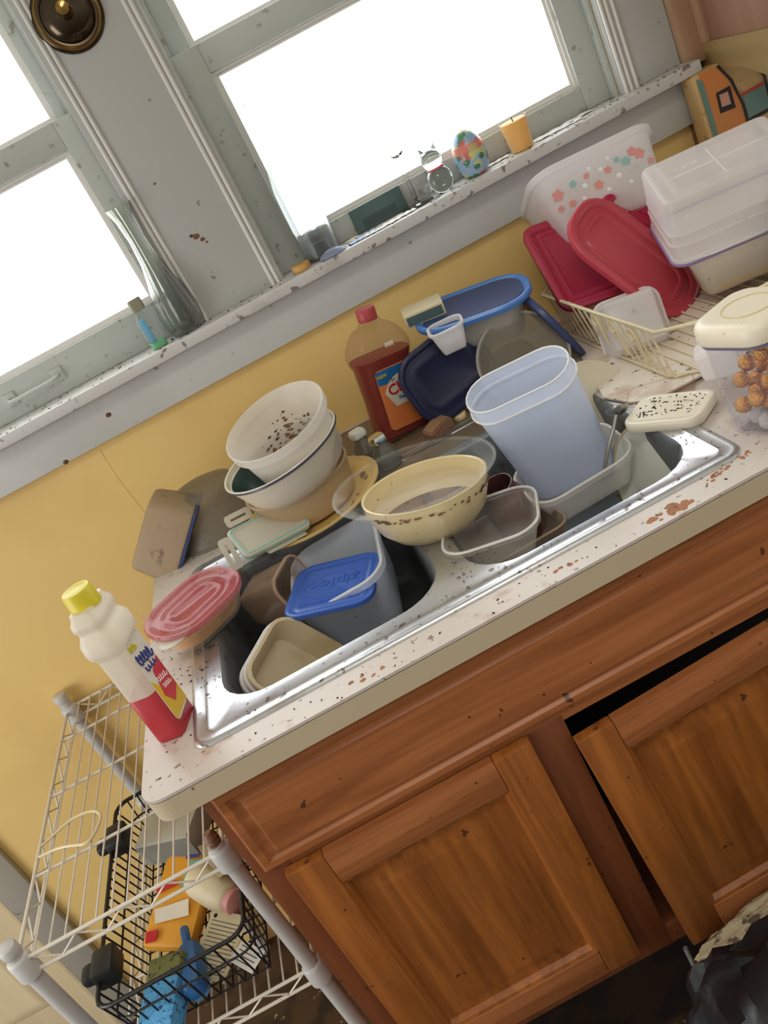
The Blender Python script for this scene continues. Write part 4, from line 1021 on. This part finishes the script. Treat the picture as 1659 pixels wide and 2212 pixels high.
for sx in (-1, 1): bmesh.ops.create_cone(bm, cap_ends=True, segments=10, radius1=.007, radius2=.0006, depth=.016, matrix=Matrix.Translation((-.002 + sx * .014, 0, .088)) @ Matrix.Rotation(sx * .35, 4, 'Y'))
link('head', bm, M_catg, t)
bm = bmesh.new(); tube(bm, [V((.016 * math.cos(a * .3), .014 * math.sin(a * .3), .050)) for a in range(21)], .0024, 6, True); link('collar', bm, M_collar, t)
bm = bmesh.new(); tube(bm, bez([(-.022, 0, .012), (-.034, -.006, .012), (-.036, -.012, .022), (-.030, -.014, .030)]), .0055, 8); link('tail', bm, M_glassd, t)
t = thing('painted_egg', 'hand painted egg on the sill beside the cat figurine', 'ornament', (.947, .248, ZS), (0, 0, 0))
def eggr(z):
    zc = .036
    return .034 * math.sqrt(max(0, 1 - ((z - zc) / (.056 if z > zc else .046)) ** 2))
def eggp(z0, z1, e_=0): return [(max(.0005, eggr(z) + e_), z) for z in [z0 + (z1 - z0) * k / 16 for k in range(17)]]
lathe('egg_body', [(0.016, .0002)] + eggp(.001, .0919), M_egg, t)
lathe('red_band', eggp(.050, .064, .0006), M_eggr, t)
bm = bmesh.new()
for a in (-2.2, -1.2, -1.7):
    z = .034 if a != -1.7 else .020; r_ = eggr(z)
    bmesh.ops.create_icosphere(bm, subdivisions=2, radius=.007, matrix=Matrix.Translation((r_ * math.cos(a), r_ * math.sin(a), z)) @ Matrix.Rotation(a, 4, 'Z') @ Matrix.Diagonal((.15, 1, .8, 1)))
link('painted_flower', bm, mat('green_flower_paint', (70, 120, 90), .3), t)
t = thing('candle', 'yellow votive candle in a clear cup on the sill', 'candle', (1.052, .250, ZS), (0, 0, 0))
lathe('wax', [(.021, .002), (.022, .003), (.027, .058), (.024, .060), (.004, .056)], M_wax, t)
lathe('cup', [(.022, 0), (.0235, .001), (.0285, .062), (.0272, .062), (.0225, .003)], M_coverg, t)
lathe('wick', [(.0012, .056), (.001, .066)], M_crumb, t, n=6)
t = thing('bud_vase', 'tall fluted glass bud vase on the sill of the left window', 'vase', (.290, .250, ZS), (0, 0, 0))
bm = bmesh.new()
prof = [(.030, 0), (.036, .004), (.039, .020), (.040, .045), (.036, .075), (.027, .110), (.0185, .150), (.0155, .195), (.018, .235), (.024, .262), (.0225, .262), (.0165, .235), (.014, .195), (.017, .15), (.025, .112), (.034, .075), (.0375, .045), (.036, .02), (.03, .006)]
rings(bm, [[V((r_ * (1 + .05 * math.cos(12 * 2 * PI * k / 72) * min(1, max(0, z / .05))) * math.cos(2 * PI * k / 72), r_ * (1 + .05 * math.cos(12 * 2 * PI * k / 72) * min(1, max(0, z / .05))) * math.sin(2 * PI * k / 72), z)) for k in range(72)] for r_, z in prof])
link('vase_glass', bm, M_green, t, None, 60)
t = thing('small_bottle', 'small bottle with taupe cap and blue contents beside the bud vase', 'bottle', (.224, .240, ZS), (0, 0, 15))
solid('bottle_glass', ('r', .034, .026, .006), [(-.003, 0), (0, .001), (0, .060), (-.004, .070), (-.007, .073), (-.007, .080)], M_coverg, t)
solid('blue_liquid', ('r', .012, .022, .004), [(-.001, .014), (0, .015), (0, .062), (-.001, .063)], M_aqua, t, TR((-.007, 0, 0)))
solid('mint_base', ('r', .031, .023, .006), [(-.002, .001), (0, .002), (0, .013), (-.001, .014)], M_mint, t)
solid('cap', ('r', .027, .024, .005), [(-.002, .080), (0, .081), (0, .103), (-.002, .105)], M_capg, t)
o = lathe('cork_disc', [(.018, 0), (.0195, .0015), (.0195, .012), (.018, .0135), (.011, .0135), (.0105, .0125), (.0005, .0125)], M_cork, None, TR((.545, .238, ZS)))
tag(o, 'round cork coloured disc at the left end of the right sill', 'disc')
o = lathe('glass_disc', [(.022, 0), (.026, .002), (.022, .008), (.010, .013), (.0005, .014)], M_lav, None, TR((.612, .222, ZS)) @ Matrix.Diagonal((1.15, .8, 1, 1)))
tag(o, 'lavender glass pebble on the sill in front of the tall bottle', 'pebble')
t = thing('framed_card', 'slate green card leaning on the sash behind the paper scraps', 'card', (.742, .290, ZS + .001), (-8, 0, 0))
box('card', (-.058, -.003, 0), (.058, .003, .048), M_slate, t, bev=.001)
box('card_print', (-.040, -.0036, .004), (.036, -.0029, .022), mat('dark_card_print', (58, 76, 76), .6), t, bev=0)
for (x, y, rz_, w2, d2, m, lab) in ((.680, .232, 5, .060, .030, M_cardb, 'pale blue card lying on the sill beside the glass pebble'), (.705, .222, -4, .05, .018, M_paper, 'white folded slip lying on the sill edge'), (.765, .232, 6, .07, .028, M_paper, 'white paper slip lying before the slate green card'),
                            (.665, .268, 30, .03, .026, M_card, 'small cream tag lying behind the pale blue card'), (.985, .262, 8, .08, .02, M_paper, 'torn white paper strip between egg and candle'), (1.150, .268, 4, .14, .026, M_paper, 'long torn white paper strip right of the candle'), (1.135, .246, -6, .10, .014, M_paper, 'narrow torn paper curl right of the candle, nearest the room')):
    bm = bmesh.new(); n = 14
    top_ = []; bot_ = []
    for k in range(n + 1):
        u = -w2 / 2 + w2 * k / n; zz = .0012 + .0022 * abs(math.sin(k * .9 + x * 30))
        top_.append(V((u, d2 / 2 * random.uniform(.75, 1), zz))); bot_.append(V((u, -d2 / 2 * random.uniform(.75, 1), zz * .7)))
    for off in (0,):
        a = [bm.verts.new(p) for p in top_]; b = [bm.verts.new(p) for p in bot_]
        a2 = [bm.verts.new(p + V((0, 0, .0006))) for p in top_]; b2_ = [bm.verts.new(p + V((0, 0, .0006))) for p in bot_]
        for k in range(n):
            bm.faces.new((a[k], a[k + 1], b[k + 1], b[k])); bm.faces.new((a2[k], a2[k + 1], b2_[k + 1], b2_[k]))
            bm.faces.new((a[k], a[k + 1], a2[k + 1], a2[k])); bm.faces.new((b[k], b[k + 1], b2_[k + 1], b2_[k]))
        bm.faces.new((a[0], b[0], b2_[0], a2[0])); bm.faces.new((a[n], b[n], b2_[n], a2[n]))
    o = link('paper_slip', bm, m, None, TR((x, y, ZS), (0, 0, rz_)), smooth=False); tag(o, lab, 'paper')
bm = bmesh.new()
for k in range(190):
    x = random.uniform(-.4, 1.42); y = random.uniform(.208, .29)
    bmesh.ops.create_icosphere(bm, subdivisions=1, radius=random.uniform(.0007, .002), matrix=Matrix.Translation((x, y, ZS + .0006)) @ Matrix.Rotation(random.random() * 3, 4, 'Z') @ Matrix.Diagonal((2, 1, .5, 1)))
o = link('dust_flakes', bm, M_crumb); tag(o, 'dark dust and flakes along the window sill', 'dust'); o['kind'] = 'stuff'

# brass sconce base on the mullion
t = thing('wall_sconce', 'round antique brass wall light base between the windows', 'wall light', (.385, YW - .025, 1.832), (90, 0, 0))
lathe('back_plate', [(.060, 0), (.062, .002), (.060, .006), (.052, .010), (.046, .008), (.043, .014), (.030, .020), (.014, .024), (.0005, .026)], M_brassd, t, n=48)
bm = bmesh.new(); tube(bm, [p + V((0, 0, .0085)) for p in el(.108, .108)], .003, 8, True); link('outer_ring', bm, M_brass, t)
lathe('stem', [(.012, .02), (.012, .04), (.008, .045), (.008, .075), (.011, .08), (.0005, .082)], M_brass, t)

# bag hanging below the wall cabinet
t = thing('shopping_bag', 'orange and tan printed bag standing in the right corner under the cabinet', 'bag', (1.40, .2, .915))
bm = bmesh.new()
bx(bm, (0, 0, 0), (.34, .05, .325), 0, .008)
for v in bm.verts: v.co += V((.004 * math.sin(v.co.z * 30), .004 * math.sin(v.co.x * 26 + v.co.z * 14), 0))
link('bag_body', bm, M_tanprint, t)
def bagp(nm, pts, m, e_=.0045):
    bm = bmesh.new(); rings(bm, [[V((x, -k, z)) for x, z in pts] for k in (e_, e_ + .0008)]); link(nm, bm, m, t)
bagp('orange_panel', [(.014, .325), (.016, .20), (.050, .165), (.085, .155), (.082, .24), (.070, .290), (.055, .322)], M_orangeprint)
bagp('green_strip', [(.006, .318), (.010, .20), (.020, .19), (.018, .31)], M_tealprint, .0055)
bagp('picture_window', [(.036, .236), (.070, .232), (.070, .276), (.038, .276)], M_inkprint, .0055)
bagp('picture', [(.042, .246), (.062, .243), (.062, .268), (.043, .270)], M_skinprint, .0065)
bagp('dark_band', [(.084, .0), (.089, .0), (.089, .23), (.078, .285), (.058, .322), (.052, .322), (.072, .285), (.084, .23)], M_inkprint, .0065)
bagp('dark_band', [(.142, .0), (.147, .0), (.147, .26), (.130, .30), (.126, .30), (.142, .26)], M_inkprint, .0055)
bagp('teal_panel', [(.091, .200), (.140, .200), (.140, .245), (.090, .245)], M_tealprint, .0055)
bagp('teal_strip', [(.096, .0), (.112, .0), (.112, .19), (.096, .19)], M_tealprint, .0055)
bagp('red_line', [(.088, .247), (.140, .247), (.140, .251), (.087, .251)], M_prnr, .006)
bagp('dark_band', [(.090, .193), (.142, .193), (.142, .199), (.090, .199)], M_inkprint, .006)

# ------------------------------------------------------------------ wire shelf rack on the left
RX0, RX1, RY0, RY1 = -.390, -.030, -.445, .255
t = thing('wire_shelf_rack', 'white coated wire shelf rack between the yellow wall and cabinet', 'shelf rack', (RX0, RY0, ZF))
def wr(x, y, z): return V((x - RX0, y - RY0, z - ZF))
for x, y, zt in ((RX0, RY0, .668), (RX1, RY0, .664), (RX0, RY1, .676), (RX1, RY1, .676)):
    p_ = lathe('post', [(.0138, 0), (.0138, zt - ZF)], M_post, t, Matrix.Translation(wr(x, y, ZF)), n=20)
    for zz in (.632, .318):
        lathe('sleeve', [(.0145, 0), (.0205, .002), (.0195, .040), (.0165, .044), (.0145, .045)], M_post, p_, Matrix.Translation((0, 0, zz - .02 - ZF)), n=20)
    if (x, y) != (RX1, RY0):
        lathe('end_cap', [(.0150, 0), (.0160, .004), (.0160, .018), (.0135, .0205), (.0005, .0205)], M_post, p_, Matrix.Translation((0, 0, zt - ZF - .004)), n=20)
    else:
        lathe('thread', [(.011, 0), (.0105, .006), (.0125, .008), (.0105, .012), (.0125, .015), (.009, .022), (.006, .026), (.0005, .026)], M_food, p_, Matrix.Translation((0, 0, zt - ZF)), n=12)
def shelf(z):
    sh = bpy.data.objects.new('shelf', None); COL.objects.link(sh); sh.parent = t
    def edge(a, b, n_):
        bm = bmesh.new(); a = V(a); b = V(b)
        tube(bm, [wr(*a), wr(*b)], .0034, 8)
        dn = V((0, 0, -.030)); tube(bm, [wr(*(a + dn)), wr(*(b + dn))], .0034, 8)
        pts = []
        for k in range(n_ + 1):
            p = a.lerp(b, (k + .1) / (n_ + .2)); pts.append(wr(*(p + (V((0, 0, -.002)) if k % 2 == 0 else V((0, 0, -.028))))))
        tube(bm, pts, .002, 6); link('truss_edge', bm, M_wirew, sh)
    e_ = .004
    edge((RX0 + .016, RY0 - e_, z), (RX1 - .016, RY0 - e_, z), 8); edge((RX0 + .016, RY1 + e_, z), (RX1 - .016, RY1 + e_, z), 8)
    edge((RX0 - e_, RY0 + .016, z), (RX0 - e_, RY1 - .016, z), 16); edge((RX1 + e_, RY0 + .016, z), (RX1 + e_, RY1 - .016, z), 16)
    for k in range(1, 13):
        x = RX0 + (RX1 - RX0) * k / 13
        bm = bmesh.new(); tube(bm, [wr(x, RY0 - e_, z + .002), wr(x, RY1 + e_, z + .002)], .0018, 6); link('wire', bm, M_wirew, sh)
    for y in (-.265, -.05, .135):
        bm = bmesh.new(); tube(bm, [wr(RX0 - e_, y, z - .002), wr(RX1 + e_, y, z - .002)], .003, 8); link('cross_rod', bm, M_wirew, sh)
shelf(.648); shelf(.335)
bm = bmesh.new()
tube(bm, bez([(-.385, -.20, .655), (-.36, -.187, .655), (-.325, -.174, .657), (-.285, -.180, .657), (-.262, -.205, .656), (-.268, -.24, .655), (-.285, -.262, .656), (-.32, -.245, .656), (-.35, -.232, .655), (-.385, -.228, .655)], 6), .0028, 7)
tag(link('cord_loop', bm, M_rackw), 'cream cord loop lying on the top wire shelf', 'cord')

# black wire basket hung under the top shelf
KX0, KX1, KY0, KY1, KZ = -.345, -.072, -.470, .035, .500
t = thing('wire_basket', 'black wire basket with plastic clips below the top shelf', 'basket', (KX0, KY0, .39))
def kb(x, y, z): return V((x - KX0, y - KY0, z - .39))
def rloop(x0, x1, y0, y1, r, z): return [kb((x0 + x1) / 2 + p.x, (y0 + y1) / 2 + p.y, z) for p in rr(x1 - x0, y1 - y0, r, 0, 5)]
bm = bmesh.new(); tube(bm, rloop(KX0, KX1, KY0, KY1, .03, KZ), .0042, 8, True); link('top_rim', bm, M_blackw, t)
bx0, bx1, by0, by1, bz = KX0 + .025, KX1 - .012, KY0 + .015, KY1 - .02, .392
bm = bmesh.new(); tube(bm, rloop(KX0 + .008, KX1 - .004, KY0 + .005, KY1 - .006, .028, .455), .0022, 6, True); link('middle_hoop', bm, M_blackw, t)
for k in range(21):
    y = by0 + (by1 - by0) * k / 20
    bm = bmesh.new(); tube(bm, [kb(KX0, y, KZ), kb(bx0, y, bz), kb(bx1, y, bz), kb(KX1, y, KZ)], .0019, 6); link('wire', bm, M_blackw, t)
for k in range(11):
    x = bx0 + (bx1 - bx0) * k / 10
    bm = bmesh.new(); tube(bm, [kb(x, KY0, KZ), kb(x, by0, bz - .003), kb(x, by1, bz - .003), kb(x, KY1, KZ)], .0019, 6); link('wire', bm, M_blackw, t)
for y in (-.385, -.075):
    bm = bmesh.new(); bx(bm, (-.022, -.030, -.022), (.022, .030, .020), 0, .008); bx(bm, (-.045, -.018, -.012), (-.02, .018, .012), 0, .008)
    link('clip', bm, M_blackp, t, Matrix.Translation(kb(KX0 + .012, y, KZ + .0)))

# what lies in the basket
t = thing('sponge', 'blue sponge with olive scouring end in the black basket', 'sponge', (-.262, -.420, .398), (12, -8, -20))
bm = bmesh.new(); bx(bm, (-.040, -.065, .002), (.040, .020, .040), 0, .007); link('sponge_foam', bm, M_sponge, t)
bm = bmesh.new(); bx(bm, (-.039, .0205, .002), (.039, .060, .039), 0, .006); link('scouring_pad', bm, M_scour, t)
t = thing('scrub_brush', 'blue plastic scrub brush beside the sponge in the black basket', 'brush', (-.214, -.405, .397), (0, 0, 5))
solid('brush_head', ('r', .042, .11, .018), [(-.003, .012), (0, .014), (0, .030), (-.006, .040), (-.012, .042)], M_brushb, t)
solid('bristles', ('r', .036, .10, .014), [(-.004, 0), (0, .002), (0, .012)], mat('pale_blue_bristles', (106, 160, 206), .7), t)
bm = bmesh.new(); tube(bm, bez([(0, .04, .030), (0, .065, .036), (-.002, .085, .034)]), .008, 10); link('handle', bm, M_brushb, t)
t = thing('sponge_package', 'opened orange sponge package with red and teal print in the basket', 'package', (-.235, -.235, .402), (16, 6, -28))
bm = bmesh.new(); bx(bm, (-.055, -.085, 0), (.055, .085, .034), 0, .010)
for v in bm.verts: v.co.z += .006 * math.sin(v.co.x * 60) * math.cos(v.co.y * 40)
link('package_wrap', bm, M_pkg, t)
for nm, pts, m in (('red_print', [(-.05, .02), (-.01, .035), (.0, .028), (-.045, .008)], M_prnr), ('teal_print', [(.005, .02), (.045, .03), (.045, .075), (.01, .07)], M_pkgt), ('navy_print', [(.0, .074), (.03, .078), (.028, .084), (0, .082)], M_labb), ('white_print', [(-.04, -.02), (.03, 0), (.04, -.03), (-.03, -.045)], M_labc), ('red_spot', [(-.045, -.06), (-.02, -.055), (-.018, -.075), (-.04, -.08)], M_prnr)):
    poly(nm, pts, .0012, m, t, None, .0395)
t = thing('carton', 'grey white carton at the back of the black basket', 'box', (-.245, -.035, .396), (0, 0, -22))
box('carton_body', (-.065, -.055, 0), (.065, .055, .058), M_gbox, t, bev=.002)
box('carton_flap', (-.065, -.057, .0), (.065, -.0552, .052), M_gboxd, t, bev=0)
t = thing('squeeze_bottle', 'cream plastic bottle lying on its side with pink collar', 'bottle', (-.160, -.265, .432), (0, 97, -52))
lathe('bottle_body', [(.020, -.055), (.030, -.052), (.034, -.04), (.034, .02), (.028, .045), (.022, .052)], M_roll, t)
lathe('pink_collar', [(.023, .052), (.024, .054), (.024, .066), (.021, .068)], M_pinkp, t)
t = thing('crumpled_tissue', 'crumpled cream paper over the bottle by the cabinet corner', 'paper', (-.105, -.235, .475), (20, 25, 30))
bm = bmesh.new(); bmesh.ops.create_grid(bm, x_segments=14, y_segments=14, size=.04)
for v in bm.verts: v.co.z = .012 * mnoise.noise(v.co * 45) + .01 * math.sin(v.co.x * 40)
g = bmesh.ops.extrude_face_region(bm, geom=bm.faces[:])
for v in [q for q in g['geom'] if isinstance(q, bmesh.types.BMVert)]: v.co.z -= .0008
link('sheet', bm, M_card, t)
t = thing('hang_tag', 'cream card tag with punched hole and fine print in the basket', 'tag', (-.168, -.372, .402), (14, 8, -38))
poly('card', [(-.045, -.055), (.035, -.055), (.035, .045), (.022, .058), (-.045, .058)], .0012, M_card, t, None, 0)
for k in range(13):
    box('print_line', (-.038, -.045 + k * .007, .0013), (.028, -.0435 + k * .007, .0016), M_prng, t, bev=0)
lathe('punched_hole', [(.004, .0012), (.0038, .0017), (.0005, .0017)], M_black, t, Matrix.Translation((-.035, .048, 0)), n=14)
t = thing('hang_tag', 'smaller cream card lying under the punched tag', 'tag', (-.120, -.418, .398), (6, 4, -50))
poly('card', [(-.03, -.02), (.03, -.02), (.03, .02), (-.03, .02)], .0012, M_paper, t)
for k in range(4): box('print_line', (-.024, -.013 + k * .008, .0013), (.022, -.011 + k * .008, .0016), M_prng, t, bev=0)

# ------------------------------------------------------------------ floor clutter at the lower right
bm = bmesh.new(); tube(bm, bez([(.545, -.615, .150), (.54, -.64, .06), (.52, -.645, -.04), (.47, -.64, -.12), (.40, -.62, -.20), (.30, -.60, -.272)], 8), .0042, 8)
tag(link('power_cable', bm, M_cable), 'grey cable hanging below the right cabinet door', 'cable')
bm = bmesh.new(); bmesh.ops.create_uvsphere(bm, u_segments=48, v_segments=32, radius=1)
for v in bm.verts:
    c = v.co.copy(); n_ = mnoise.noise(c * 3.0) * .16 + mnoise.noise(c * 9) * .05
    c = V((math.copysign(abs(c.x) ** .6, c.x), math.copysign(abs(c.y) ** .6, c.y), math.copysign(abs(c.z) ** .6, c.z))) * (1 + n_)
    v.co = V((c.x * .22, c.y * .13, c.z * .36))
o = link('rubbish_bag', bm, M_bag, None, TR((.685, -.90, .085)))
tag(o, 'black plastic bag on the floor before the right cabinet door', 'bag')
bm = bmesh.new(); bmesh.ops.create_uvsphere(bm, u_segments=40, v_segments=24, radius=1)
for v in bm.verts:
    c = v.co.copy(); n_ = mnoise.noise(c * 4.0) * .2 + mnoise.noise(c * 14) * .08
    v.co = V((c.x * .17, c.y * .04, c.z * .055)) * (1 + n_)
o = link('foam_scrap', bm, M_cloth, None, TR((.70, -.680, .185), (0, -6, 0)))
tag(o, 'dirty cream foam scrap stuffed below the right cabinet door', 'foam')
